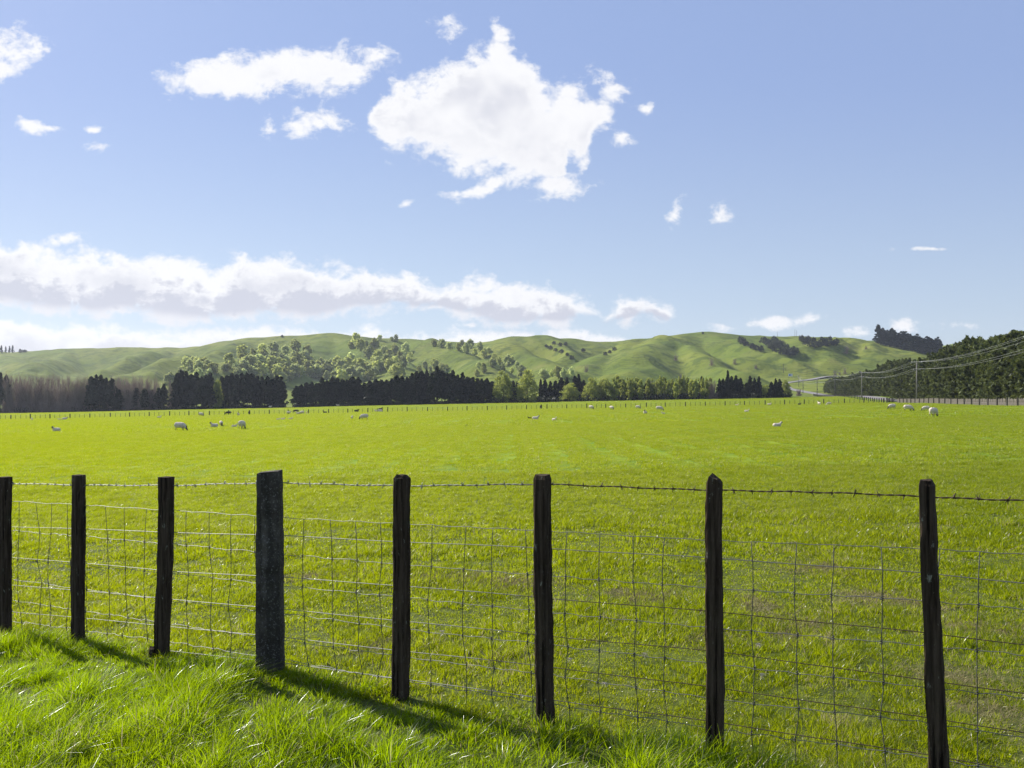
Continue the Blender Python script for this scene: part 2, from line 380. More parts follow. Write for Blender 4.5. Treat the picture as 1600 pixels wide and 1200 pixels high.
M['pale_bark'] = simple('pale_bark', (0.14, 0.12, 0.10), (0.24, 0.21, 0.18), 4, 0.9, stretch=(4, 4, 0.7))
M['twig'] = leaf_mat('bare_twigs', (0.17, 0.125, 0.115), (0.40, 0.31, 0.28), (0.36, 0.26, 0.22), 0.2, 0.8, 0.1, 0.15)
M['pine'] = leaf_mat('pine_needles', (0.005, 0.009, 0.005), (0.016, 0.024, 0.009), (0.03, 0.05, 0.012), 0.15, 0.6, 0.2, 0.2)
M['cypress'] = leaf_mat('cypress_sprays', (0.028, 0.044, 0.012), (0.095, 0.115, 0.030), (0.13, 0.15, 0.03), 0.3, 0.6, 0.2, 0.2)
M['poplar'] = leaf_mat('poplar_leaves', (0.26, 0.30, 0.085), (0.46, 0.48, 0.14), (0.60, 0.64, 0.18), 0.5, 0.6, 0.2, 0.38)
M['greypoplar'] = leaf_mat('grey_poplar_leaves', (0.24, 0.29, 0.12), (0.42, 0.47, 0.20), (0.62, 0.68, 0.24), 0.5, 0.6, 0.2, 0.38)
M['willow'] = leaf_mat('willow_leaves', (0.14, 0.175, 0.040), (0.26, 0.29, 0.07), (0.46, 0.50, 0.09), 0.5, 0.6, 0.2, 0.15)
M['scrub'] = leaf_mat('native_scrub_leaves', (0.020, 0.024, 0.016), (0.045, 0.05, 0.030), (0.04, 0.05, 0.02), 0.15, 0.6, 0.2, 0.15)
M['wool'] = simple('cream_wool', (0.50, 0.42, 0.32), (0.74, 0.64, 0.52), 14, 0.95, 0.05, 0.6, 0.02)
M['face'] = simple('sheep_face_hair', (0.04, 0.033, 0.028), (0.10, 0.085, 0.075), 10, 0.8, 0.1)
M['paleface'] = simple('pale_face_hair', (0.50, 0.46, 0.40), (0.62, 0.58, 0.52), 10, 0.8, 0.1)
M['black'] = simple('black_coat', (0.010, 0.009, 0.009), (0.028, 0.024, 0.022), 8, 0.8, 0.15)
M['sign_face'] = simple('sign_face', (0.55, 0.58, 0.62), (0.62, 0.65, 0.70), 1, 0.5)
M['sign_blue'] = simple('sign_blue', (0.05, 0.12, 0.30), (0.07, 0.15, 0.35), 1, 0.5)

# ------------------------------------------------------------------ terrain
_tab = np.random.default_rng(5).random((256, 256))
def vnoise(x, y, s):
    x = np.asarray(x, float)/s+300.5; y = np.asarray(y, float)/s+300.5
    xi = np.floor(x).astype(int); yi = np.floor(y).astype(int); fx = x-xi; fy = y-yi
    fx = fx*fx*(3-2*fx); fy = fy*fy*(3-2*fy)
    a = _tab[xi % 256, yi % 256]; b = _tab[(xi+1) % 256, yi % 256]; c = _tab[xi % 256, (yi+1) % 256]; d = _tab[(xi+1) % 256, (yi+1) % 256]
    return (a*(1-fx)+b*fx)*(1-fy)+(c*(1-fx)+d*fx)*fy-0.5
def S(t): t = np.clip(t, 0, 1); return t*t*(3-2*t)
def smax(a, b, k):
    h = np.clip(0.5+0.5*(a-b)/k, 0, 1); return b*(1-h)+a*h+k*h*(1-h)

# crests as (column, row, distance) read off the photograph and put at their own distances; side slope; roundness
CRESTS = [
 ([(-700, 566, 1250), (-300, 558, 1200), (0, 551, 1130), (100, 547, 1080), (200, 544, 1050), (270, 543, 1030), (330, 541, 1010), (360, 534, 1000), (400, 529, 990), (450, 526, 980), (520, 522, 980), (560, 526, 985), (640, 531, 990), (700, 534, 1000), (745, 536, 1000), (780, 533, 960), (805, 529, 930), (850, 527, 920), (880, 530, 940), (910, 535, 980), (960, 536, 1000), (1000, 531, 990), (1050, 527, 970), (1085, 522, 960), (1105, 520.5, 960), (1160, 525, 1000), (1240, 525, 1030), (1310, 530, 1050), (1400, 534, 1080), (1500, 545, 1150)], 0.42, 30),
 ([(1180, 531, 960), (1290, 534, 880), (1350, 530, 850), (1375, 533, 840), (1400, 541, 830), (1440, 547, 820), (1480, 549, 830), (1540, 551, 840)], 0.42, 22),
 ([(1420, 553, 1250), (1470, 546, 1280), (1525, 532, 1320), (1620, 526, 1320), (1900, 520, 1300)], 0.35, 40),
 ([(110, 550, 1040), (75, 568, 860), (40, 580, 760), (-10, 592, 660)], 0.50, 10),
 ([(-60, 556, 1050), (-80, 575, 820), (-140, 592, 680)], 0.45, 14),
 ([(0, 553, 1080), (25, 566, 900), (55, 580, 780)], 0.45, 12),
 ([(270, 545, 1000), (215, 560, 830), (165, 575, 730), (130, 590, 640)], 0.52, 8),
 ([(390, 533, 950), (330, 553, 800), (270, 565, 730), (210, 578, 660), (170, 590, 600)], 0.45, 12),
 ([(520, 523, 970), (470, 541, 850), (400, 560, 740), (340, 578, 650), (300, 592, 590)], 0.42, 18),
 ([(525, 523, 970), (560, 545, 860), (590, 562, 760), (640, 585, 640)], 0.42, 14),
 ([(650, 532, 970), (690, 543, 840), (730, 556, 750), (765, 571, 670), (800, 588, 600)], 0.50, 10),
 ([(800, 530, 920), (792, 541, 840), (815, 553, 760), (850, 566, 700), (890, 580, 620)], 0.50, 12),
 ([(852, 528, 915), (878, 537, 850), (895, 552, 790)], 0.60, 7),
 ([(1000, 532, 940), (975, 543, 840), (950, 555, 760), (930, 570, 690), (915, 584, 630)], 0.50, 16),
 ([(1075, 524, 940), (1035, 532, 850), (1000, 545, 760), (985, 562, 680), (985, 582, 600)], 0.45, 22),
 ([(1060, 530, 880), (1080, 548, 770), (1115, 566, 690), (1160, 582, 610)], 0.50, 8),
 ([(1105, 522, 950), (1145, 537, 850), (1180, 551, 780), (1225, 563, 750)], 0.40, 18),
 ([(1345, 532, 840), (1300, 537, 800), (1265, 540, 780), (1225, 550, 770), (1190, 564, 740)], 0.50, 10),
 ([(1300, 538, 800), (1290, 552, 760), (1300, 563, 735)], 0.50, 8),
 ([(1360, 533, 830), (1360, 550, 770), (1375, 560, 745)], 0.50, 8),
 ([(1440, 549, 800), (1400, 554, 770), (1360, 563, 745), (1335, 571, 730)], 0.42, 16),
]
_segs = []
for pts, k, w in CRESTS:
    P = [(px_x(a, Y), Y, px_z(b, Y)) for a, b, Y in pts]
    for p, q in zip(P[:-1], P[1:]): _segs.append((p, q, k*(1.25 if k > .43 else 1.0), w*0.9))
def ground0(x, y):
    z = 0.0186*x-0.0016*y
    z = np.where(np.abs(x) > 400, 0.0186*400*np.sign(x)-0.0016*y, z)
    z = z+0.15*S((x+4.4)/3.2)*(1-S((y-4)/12))
    z = z+1.9*S((y-215)/125)*(0.75+0.25*S((x+250)/300))
    t = np.clip(y-400, 0, 400); z = z+0.0002*t*t+np.clip(y-800, 0, 1e4)*0.06
    return z
def H(x, y):
    x = np.asarray(x, float); y = np.asarray(y, float)
    g = ground0(x, y)
    g = g+0.035*vnoise(x, y, 2.3)*S((30-y)/20+0.4)+0.16*vnoise(x, y, 19)*S((y-8)/20)
    if np.max(y) > 430:
        h = np.full(x.shape, -50.0)
        for (p, q, k, w) in _segs:
            dx, dy = q[0]-p[0], q[1]-p[1]; L2 = dx*dx+dy*dy
            t = np.clip(((x-p[0])*dx+(y-p[1])*dy)/L2, 0, 1)
            d = np.hypot(x-p[0]-t*dx, y-p[1]-t*dy)
            c = p[2]+t*(q[2]-p[2])-k*(np.sqrt(d*d+w*w)-w)
            h = smax(h, c, 2.5)
        m = S((y-430)/80)
        rough = (8*vnoise(x, y, 70)+3.2*vnoise(x+50, y, 28)+0.8*vnoise(x, y+90, 11))
        gul = -np.abs(vnoise(x*1.0+0.4*y, y*0.35, 34))*13.0-np.abs(vnoise(x+33, y*0.4, 15))*3.0+3.8
        top = S((y-880)/60)
        h = h+(rough+gul)*(1-0.75*top)*S((h-g+6)/14)
        g2 = smax(g, h, 6)
        g = g*(1-m)+g2*m
    return g
def h1(x, y): return float(H(np.array([x]), np.array([y]))[0])
def ground_hit(px, py, y0=2.0, y1=1500.0):
    """first terrain point seen at a column and row of the photograph"""
    Y = np.concatenate([np.linspace(y0, 60, 400), np.linspace(60, 400, 700), np.linspace(400, y1, 1500)]) if y0 < 50 else np.linspace(y0, y1, 1800)
    X = (px-800)/F*Y; z = H(X, Y); row = HZ-(z-CAMZ)/Y*F
    idx = np.where(row <= py)[0]
    i = idx[0] if len(idx) else len(Y)-1
    return float(X[i]), float(Y[i]), float(z[i])

def grid_obj(name, xs, ys, mat, kind='structure', dropedge=None):
    X, Y = np.meshgrid(xs, ys); Z = H(X, Y)
    if dropedge is not None: Z[-1, :] -= dropedge
    V = np.stack([X.ravel(), Y.ravel(), Z.ravel()], 1); nx, ny = len(xs), len(ys)
    i = np.arange(nx*(ny-1)); i = i[(i % nx) != nx-1]
    Q = np.stack([i, i+1, i+1+nx, i+nx], 1)
    o = link(name, fast_mesh(name, V, Q, mat, smooth=True)); tag(o, kind=kind); return o
t = np.linspace(-1, 1, 420); xs = 1150*np.sinh(6.2*t)/np.sinh(6.2)
t = np.linspace(0, 1, 330); ys = -40+t*35+386*(np.sinh(5.0*t)/np.sinh(5.0))
WORN = []
for (a, b_, rx, ry) in ((1565, 1002, .42, .22), (1500, 985, .25, .15), (1240, 985, .30, .12), (1225, 1000, .2, .15), (1180, 950, .16, .2), (470, 905, .3, .12), (545, 900, .2, .10), (700, 905, .5, .2), (800, 918, .4, .2), (1000, 935, .35, .2), (1390, 940, .4, .2), (1110, 1000, .2, .15), (1500, 1070, .3, .16), (1290, 890, .35, .2), (1540, 1120, .3, .15), (600, 1010, .2, .15)):
    X0, Y0, _z = ground_hit(a, b_, 2.5, 30); WORN.append((X0, Y0, rx, ry*1.6))
def worn(x, y):
    w = np.zeros(np.shape(x))
    nz = vnoise(x, y, 0.16)*1.3+vnoise(x+7, y, 0.06)*0.9
    for (a, b_, rx, ry) in WORN: w = np.maximum(w, np.clip(0.85-np.sqrt(((x-a)/rx)**2+((y-b_)/ry)**2)+nz, 0, 1))
    return w
fld = grid_obj('field', xs, ys, M['soil'], dropedge=0.4); tag(fld, 'flat green pasture behind the wire fence')
_X, _Y = np.meshgrid(xs, ys); _w = worn(_X.ravel(), _Y.ravel()); _w[_Y.ravel() > 14] = 0
_at = fld.data.attributes.new('worn', 'FLOAT', 'POINT'); _at.data.foreach_set('value', _w.astype(np.float32))
grid_obj('hills', np.arange(-1150, 1151, 3.2), np.arange(379.0, 1500, 3.2), M['hill'])
bg = MB(); bg.v = [(-1190, -180, -30), (1190, -180, -30), (1190, 1590, -30), (-1190, 1590, -30)]; bg.f = [(0, 1, 2, 3)]; bg.mi = [0]
tag(bg.build('ground', M['hill']), kind='structure')

# ------------------------------------------------------------------ road
def spline(P, n=12):
    P = [np.array(p, float) for p in P]; P = [2*P[0]-P[1]]+P+[2*P[-1]-P[-2]]; o = []
    for i in range(1, len(P)-2):
        for j in range(n):
            t = j/n; a, b, c, d = P[i-1:i+3]
            o.append(0.5*((2*b)+(c-a)*t+(2*a-5*b+4*c-d)*t*t+(3*b-a-3*c+d)*t**3))
    o.append(P[-2]); return np.array(o)
RD = spline([(78+.3*(Y-110), Y) for Y in (-30, 40, 110, 180, 250, 320, 390, 450)]+[(194, 510), (200, 560), (206, 605), (222, 645), (252, 672), (278, 690)], 14)
V = []; 
for i, p in enumerate(RD):
    d = RD[min(i+1, len(RD)-1)]-RD[max(i-1, 0)]; d /= np.linalg.norm(d); nn = np.array([d[1], -d[0]])
    for s_ in (-3.6, -2.4, 0, 2.4, 3.6):
        q = p+nn*s_; V.append((q[0], q[1], s_))
V = np.array(V); zc = H(V[:, 0], V[:, 1]).reshape(-1, 5); zm = zc.max(axis=1, keepdims=True)+0.10
zz = np.repeat(zm, 5, axis=1); zz[:, 0] -= 0.08; zz[:, 4] -= 0.08
V[:, 2] = zz.ravel()
i = np.arange(5*(len(RD)-1)); i = i[(i % 5) != 4]
tag(link('road', fast_mesh('road', V, np.stack([i, i+1, i+6, i+5], 1), M['road'], smooth=True)), kind='structure')

# ------------------------------------------------------------------ near fence
def fence_d(px):
    t = (px-800)/F; return 3.85/(1+0.55*t)
def fpt(px, py, off=0.0):
    d = fence_d(px)+off; return Vector((px_x(px, d), d, px_z(py, d)))
fence = empty('wire_fence', (0, 0, 0))
tag(fence, 'post and wire farm fence with barbed top strand in front of the green field', 'fence')
FR = math.atan2(-0.55, 1.0)
def post_obj(name, mat, px_t, top, px_b, bot, wt, wb, depth, seed, tip='flat', label=None, bend=0.0, extra=None, chamfer=0.25, jit=0.004):
    r = random.Random(seed)
    pt = fpt(px_t, top); db = fence_d((px_t+px_b)/2); pb = Vector((px_x(px_b, db), db, px_z(bot, db)))
    pt = Vector((px_x(px_t, db), db, px_z(top, db)))
    base = pb; axis = pt-pb; n = 26; m = MB(); rings = []
    def prof(w, dp, sc=1.0):
        c = min(w, dp)*chamfer*0.5
        a, b = w/2, dp/2
        if mat.name.startswith('old_concrete'):      # rebate down the left side
            k = -a+w*0.27
            return [(k, -b), (a-c*.5, -b), (a, -b+c*.5), (a, b-c*.5), (a-c*.5, b), (-a, b), (-a, -b+0.035), (k-0.004, -b+0.030)]
        return [(-a+c, -b), (a-c, -b), (a, -b+c), (a, b-c), (a-c, b), (-a+c, b), (-a, b-c), (-a, -b+c)]
    zs = [-0.25]+[i/n for i in range(n+1)]
    jits = [(r.uniform(-jit, jit), r.uniform(-jit, jit)) for _ in range(8)]
    ang_ = R(2) if mat.name.startswith('old_concrete') else FR
    ca, sa = math.cos(ang_), math.sin(ang_)
    for i, q in enumerate(zs):
        w = wb+(wt-wb)*max(q, 0); dp = depth*(1+0.04*r.uniform(-1, 1))
        c = axis*q; bx = bend*math.sin(math.pi*max(q, 0))
        pr = prof(w*(1+0.03*r.uniform(-1, 1)), dp); ring = []
        for j, (x, y) in enumerate(pr):
            wv = math.sin(q*7+j*1.7+seed)*0.5+math.sin(q*17+j*2.9+seed*2)*0.35
            x += jits[j][0]+r.uniform(-jit, jit)*0.45+wv*jit*0.9; y += jits[j][1]+r.uniform(-jit, jit)*0.45+wv*jit*0.6
            zoff = 0
            if i == len(zs)-1:
                if tip == 'slant': zoff = x*0.10+r.uniform(-.003, .003)
                elif tip == 'jag': zoff = r.uniform(-0.03, 0.004); x *= 0.72
                elif tip == 'point': x *= 0.55; y *= 0.7; zoff = r.uniform(-.006, .003)
                elif tip == 'round': x *= 0.8; y *= 0.8; zoff = r.uniform(-.004, .004)
            if i == len(zs)-2 and tip in ('jag', 'point', 'round'): pass
            ring.append((c.x+bx+x*ca-y*sa, c.y+x*sa+y*ca, c.z+zoff))
        rings.append(ring)
        if i == len(zs)-2 and tip in ('jag', 'point', 'round'):     # a shoulder just under the tip
            ring2 = [(X, Y_, Z+axis.z*(1/n)*(0.55 if tip != 'jag' else 0.2)) for X, Y_, Z in ring]; rings.append(ring2)
    m.ring_loft(rings)
    if extra: extra(m, r)
    o = m.build(name, mat, fence, loc=base)
    if label: o['label'] = label
    return base, axis
POSTS = []
def chunk(m, r):
    m.ring_loft([[(-0.055+0.024*math.cos(a)+0.005*z/0.03, -0.02+0.03*math.sin(a), z+0.01*math.cos(a*2)) for a in [k*math.pi/3 for k in range(6)]] for z in (-0.05, 0.02, 0.06, 0.085)])
def rail(m, r):       # raised left facet of the concrete post
    pass
post_obj('post', M['post'], 8, 745, 7, 1006, 0.078, 0.085, 0.07, 1, 'flat')
post_obj('post', M['post'], 122, 742, 121, 1017, 0.077, 0.082, 0.07, 2, 'flat')
post_obj('post', M['post'], 260, 745, 252, 1031, 0.078, 0.078, 0.075, 3, 'flat', bend=0.008, extra=chunk, label='round-edged wooden post that bends near its foot')
b, ax = post_obj('post', M['concrete'], 420.5, 737, 421.5, 1052, 0.128, 0.152, 0.12, 4, 'slant', chamfer=0.34, jit=0.0015, label='thick square grey concrete post')
post_obj('post', M['post'], 628, 741, 625.5, 1100, 0.074, 0.078, 0.07, 5, 'point', jit=0.004)
post_obj('post', M['post'], 848, 742, 852.5, 1140, 0.068, 0.076, 0.07, 6, 'round', bend=-0.006)
post_obj('post', M['post'], 1117, 741, 1118.5, 1185, 0.060, 0.069, 0.062, 7, 'jag')
post_obj('post', M['post'], 1446.5, 750, 1468, 1262, 0.046, 0.064, 0.062, 8, 'round', bend=0.003, label='thin dark post leaning over at the top')
post_obj('post', M['post'], -118, 746, -118, 996, 0.08, 0.08, 0.07, 9, 'flat')
post_obj('post', M['post'], -262, 744, -262, 975, 0.08, 0.08, 0.07, 11, 'flat')
post_obj('post', M['post'], -420, 738, -420, 912, 0.08, 0.08, 0.07, 12, 'flat')
post_obj('post', M['post'], 2700, 795, 2708, 1540, 0.06, 0.066, 0.06, 13, 'round')
post_obj('post', M['post'], 1872, 765, 1880, 1355, 0.06, 0.066, 0.06, 10, 'round')
# strand heights read at a few columns
WX = [-118, 20, 280, 440, 640, 860, 1130, 1440, 1600, 1875]
STR = {
 'n1': [775, 783, 798, 809, 819, 830, 845, 857, 866, 886], 'p1': [817, 823, 832, 837, 847, 857, 873, 895, 911, 945],
 'n2': [817, 829, 851, 866, 883, 900, 920, 938, 952, 985], 'p2': [858, 871, 893, 902, 916, 935, 957, 988, 1007, 1050],
 'n3': [860, 874, 897, 915, 934, 957, 983, 1008, 1023, 1065], 'p3': [898, 914, 937, 952, 971, 994, 1019, 1062, 1083, 1135],
 'n4': [892, 906, 940, 958, 984, 1008, 1039, 1073, 1090, 1145], 'p4': [938, 956, 980, 996, 1018, 1042, 1076, 1120, 1144, 1210],
 'n5': [920, 938, 977, 1000, 1027, 1055, 1094, 1128, 1152, 1220], 'p5': [970, 993, 1018, 1036, 1062, 1093, 1130, 1178, 1205, 1280],
 'n6': [952, 970, 1005, 1031, 1065, 1100, 1140, 1182, 1210, 1290], 'n7': [990, 1006, 1040, 1062, 1098, 1135, 1176, 1228, 1262, 1350]}
def _ends(v): return [HZ+(v[0]-HZ)*0.775]+v+[HZ+(v[-1]-HZ)*1.249]
STR = {k: _ends(v) for k, v in STR.items()}
BARB = [756, 755, 759, 755, 758, 758, 765, 776, 781, 795]
BARB = _ends(BARB); WX = [-420]+WX+[2700]
def strand_y(key, px):
    ys_ = BARB if key == 'barb' else STR[key]
    return float(np.interp(px, WX, ys_))
# the netting's line wires wander a little between the knots
STAYS = []
_posts = [-420, -262, -118, 8, 122, 256, 421, 627, 850, 1118, 1457, 1875, 2700]
_known = {0: [-92, -60, -28], 1: [30, 56, 81, 105], 2: [135, 165, 194, 229], 3: [291, 327, 361, 398], 4: [475, 516, 555, 594], 5: [675, 728, 770, 821], 6: [886, 937, 989, 1038], 7: [1174, 1245, 1303, 1377], 8: [1469, 1531, 1612, 1690, 1780], 9: [1960, 2080, 2230, 2400, 2560], 10: [-385, -340, -300, -230, -195, -150]}
for k_, lst in _known.items(): STAYS += lst
_r = random.Random(3)
NET = ['n1', 'n2', 'n3', 'n4', 'n5', 'n6', 'n7']
stayx = []
for sx in STAYS:
    o_ = 0; row = []
    lean = _r.uniform(-6, 3)
    for q, key in enumerate(NET):
        row.append(sx+(0 if q == 0 else lean+_r.uniform(-3.5, 3.5)+q*_r.uniform(0, 1.6)))
    stayx.append(row)
for q, key in enumerate(NET):
    m = MB(); ctrl = []
    xs_ = sorted(set([row[q] for row in stayx]+_posts))
    dense = []
    for a, b_ in zip(xs_[:-1], xs_[1:]):
        for s_ in range(4): dense.append(a+(b_-a)*s_/4)
    dense.append(xs_[-1])
    jj = 0.0
    pts = []
    for i, x in enumerate(dense):
        y = strand_y(key, x)+(_r.uniform(-0.8, 0.8) if key != 'n1' else _r.uniform(-.4, .4))*(1+q*0.12)+1.6*math.sin(x*0.11+q)*0.5
        pts.append(fpt(x, y, 0.046))
    m.tube(pts, 0.0016, 5)
    m.build('netting_wire', M['wire'], fence, smooth=True)
for key in ('p1', 'p2', 'p3', 'p4', 'p5'):
    m = MB(); pts = []
    for i in range(160):
        x = -420+(2700+420)*i/159
        pts.append(fpt(x, strand_y(key, x)+0.5*math.sin(x*0.02+len(key)), 0.05))
    m.tube(pts, 0.0019, 5)
    m.build('plain_wire', M['rust_wire' if key in ('p2', 'p3', 'p4', 'p5') else 'wire'], fence, smooth=True)
for row in stayx:
    m = MB(); pts = []
    for q, key in enumerate(NET):
        p = fpt(row[q], strand_y(key, row[q]), 0.0445)
        if q:
            mid = (pts[-1]+p)/2; mid.x += _r.uniform(-0.004, 0.004); pts.append(mid)
        pts.append(p)
    m.tube(pts, 0.0019, 5)
    for q in range(1, len(NET)):                      # wrapped knots
        p = pts[q*2]; c = []
        for i in range(10):
            a = i*1.5; c.append(p+Vector((0.0055*math.cos(a), 0.005*math.sin(a), (i-4.5)*0.0021)))
        m.tube(c, 0.0017, 4)
    m.build('stay_wire', M['dull_wire'], fence, smooth=True)
# barbed strand: two twisted wires and four-pointed barbs
m = MB(); s1, s2 = [], []
Lx = np.linspace(-420, 2700, 2300)
for i, x in enumerate(Lx):
    y = strand_y('barb', x)+1.2*math.sin(x*0.013)+0.5*math.sin(x*0.07); p = fpt(x, y, 0.045)
    a = p.x*95; o_ = Vector((0, math.cos(a), math.sin(a)))*0.0019
    s1.append(p+o_); s2.append(p-o_)
m.tube(s1, 0.0017, 4); m.tube(s2, 0.0017, 4)
xx = -3.0-2.2
cum = 0; last = s1[0]; nextd = 0.05
for i, p in enumerate(s1):
    cum += (p-last).length; last = p
    if cum >= nextd:
        nextd += _r.uniform(0.075, 0.10); c = (s1[i]+s2[i])/2
        cc = [c+Vector(((j-3)*0.0016, 0.0042*math.cos(j*2.1), 0.0042*math.sin(j*2.1)))for j in range(7)]
        m.tube(cc, 0.0019, 4)
        for k_ in range(4):
            an = _r.uniform(0, 6.28); d = Vector((_r.uniform(-.5, .5), math.cos(an), math.sin(an))).normalized()
            m.tube([c, c+d*0.010, c+d*0.020], [0.0021, 0.0019, 0.0007], 4)
m.build('barbed_wire', M['rust_wire'], fence, smooth=True)
# wisps of snagged wool on the wires
for (x, y) in ((890, 1028), (1006, 1020), (690, 985), (1184, 1005), (944, 1066), (1190, 1052)):
    m = MB(); c = fpt(x, y, 0.04); V = []
    for i in range(46):
        d = Vector((_r.gauss(0, 1)*0.6, _r.gauss(0, 1)*0.5, -abs(_r.gauss(0, 1)))).normalized()*_r.uniform(0.008, 0.028)
        p0 = c+Vector((_r.uniform(-.007, .007), 0, 0)); m.tube([p0, p0+d*0.5+Vector((0.003, 0, 0)), p0+d], [0.0004, 0.0003, 0.0002], 3)
    o = m.build('snagged_wool', M['wool']); tag(o, None, 'wool')
    o['label'] = {890: 'white wool wisp on the fence netting just beside the fourth thin wooden post', 1006: 'white wool tuft snagged mid-span between the round-topped and jagged posts', 690: 'white wool wisp hanging beside the pointed wooden post',
                  1184: 'upper wool wisp on the netting beyond the jagged post', 944: 'lowest small wool tuft on the wires between round-topped and jagged posts', 1190: 'lower wool wisp on the netting beyond the jagged post'}[x]
    o['group'] = 'wool snagged on the fence'

# ------------------------------------------------------------------ far fences
def ordn(n):
    s_ = ['first', 'second', 'third', 'fourth', 'fifth', 'sixth', 'seventh', 'eighth', 'ninth', 'tenth', 'eleventh', 'twelfth', 'thirteenth', 'fourteenth', 'fifteenth', 'sixteenth', 'seventeenth', 'eighteenth', 'nineteenth']
    if n < 19: return s_[n]
    t_ = {20: 'twentieth', 30: 'thirtieth', 40: 'fortieth', 50: 'fiftieth', 60: 'sixtieth', 70: 'seventieth', 80: 'eightieth', 90: 'ninetieth'}; n += 1
    if n in t_: return t_[n]
    tens = {2: 'twenty', 3: 'thirty', 4: 'forty', 5: 'fifty', 6: 'sixty', 7: 'seventy', 8: 'eighty', 9: 'ninety'}[n//10]
    return tens+'-'+s_[n % 10-1]
ff = empty('far_fence', (0, 200, 0))
tag(ff, 'distant straight wire fence with thin dark posts crossing the whole pasture', 'fence')
FY = 204.0
pm = MB(); pm.box((0, 0, 0.53), (0.22, 0.15, 1.26)); pme = pm.mesh('far_post', M['far_post'])
bm_ = MB(); bm_.box((0, 0, 0.56), (0.095, 0.05, 0.98)); bme = bm_.mesh('far_batten', M['far_post'])
step = 31.0*FY/F; x0 = px_x(-14, FY); xe = px_x(1397, FY); n = int((xe-x0)/step); battens = []
for i in range(n+1):
    x = x0+i*step+random.uniform(-.15, .15); o = link('post', pme, ff, (x, FY-200, h1(x, FY)))
    o.rotation_euler = (random.uniform(-.02, .02), random.uniform(-.03, .03), 0); o.scale = (1, 1, random.uniform(.92, 1.08))
    for k_ in (1, 2, 3):
        xb = x+step*k_/4+random.uniform(-.1, .1)
        if xb < xe: battens.append(xb)
for xb in battens[:100]:
    o = link('batten', bme, ff, (xb, FY-200, h1(xb, FY)+random.uniform(-.05, .05))); o.rotation_euler = (0, random.uniform(-.03, .03), 0)
m = MB()
for xb in battens[100:]: m.box((xb, FY-200, h1(xb, FY)+0.56), (0.095, 0.05, 0.98))
tag(m.build('battens', M['far_post'], ff), kind='stuff')
for hz in (0.25, 0.5, 0.75, 1.0):
    m = MB(); m.tube([(x, FY-200-.06, h1(x, FY)+hz) for x in np.linspace(x0, xe, 60)], 0.006, 4); m.build('wire', M['wire'], ff)
# roadside fence: close grey palings, nearer the camera, then post and wire along the road
def fx(Y): return 70.0+0.30*(Y-110)
pf = empty('paling_fence', (fx(203), 203, 0)); bx, by = fx(203), 203.0
tag(pf, 'roadside fence of close grey-brown palings below the power lines', 'fence')
g1 = [MB() for _ in range(3)]
for mm in g1: mm.box((0, 0, 0.5), (0.05, 0.12, 1.05+random.uniform(-.06, .06)))
g1 = [mm.mesh('paling', M['paling']) for mm in g1]
ys_ = np.arange(100, 201.5, 0.36); vis = 0; rest = MB()
for i, Y in enumerate(ys_):
    x = fx(Y); z = h1(x, Y)
    if 103 < Y and vis < 100:
        vis += 1; o = link('paling', g1[i % 3], pf, (x-bx, Y-by, z)); o.rotation_euler = (random.uniform(-.04, .04), random.uniform(-.03, .03), -0.29); o.scale = (1, 1, random.uniform(.92, 1.08))
    else: rest.box((x-bx, Y-by, z+0.5), (0.05, 0.12, 1.05*random.uniform(.92, 1.06)), -0.29)
tag(rest.build('palings', M['paling'], pf), kind='stuff')
for Y in np.arange(101, 202, 4.6):
    x = fx(Y)-.10; mm = MB(); mm.box((0, 0, 0.57), (0.15, 0.15, 1.3)); mm.build('post', M['far_post'], pf, loc=(x-bx, Y-by, h1(x, Y)))
for hz in (0.3, 0.85):
    mm = MB()
    mm.tube([(fx(Y)-bx+0.05, Y-by, h1(fx(Y), Y)+hz) for Y in np.linspace(100, 202, 40)], 0.03, 4); mm.build('rail', M['far_post'], pf)
rf = empty('road_fence', (fx(215), 215, 0)); bx, by = fx(215), 215.0
tag(rf, 'dark post and wire fence running beside the distant road', 'fence')
pts_rd = [(fx(Y)-.3, Y) for Y in np.arange(207, 470, 4.2)]
for (x, Y) in pts_rd:
    link('post', pme, rf, (x-bx, Y-by, h1(x, Y)))
for hz in (0.35, 0.7, 1.0):
    mm = MB(); mm.tube([(x-bx, Y-by, h1(x, Y)+hz) for x, Y in pts_rd], 0.02, 4); mm.build('wire', M['far_post'], rf)
# gate where the fences meet
gt = empty('farm_gate', (fx(203)-0.4, 203.4, h1(fx(203), 203.4))); gt.rotation_euler = (0, 0, R(8))
tag(gt, 'dark timber farm gate where the field fence meets the palings', 'gate')
for s_ in (-1.9, 1.9):
    mm = MB(); mm.box((s_, 0, 0.6), (0.22, 0.22, 1.5)); mm.build('post', M['far_post'], gt)
for zz_ in (0.25, 0.55, 0.85, 1.15):
    mm = MB(); mm.box((0, 0, zz_), (3.5, 0.06, 0.12)); mm.build('bar', M['far_post'], gt)
mm = MB(); mm.tube([(-1.7, -.05, 0.25), (1.7, -.05, 1.15)], 0.05, 4); mm.build('brace', M['far_post'], gt)

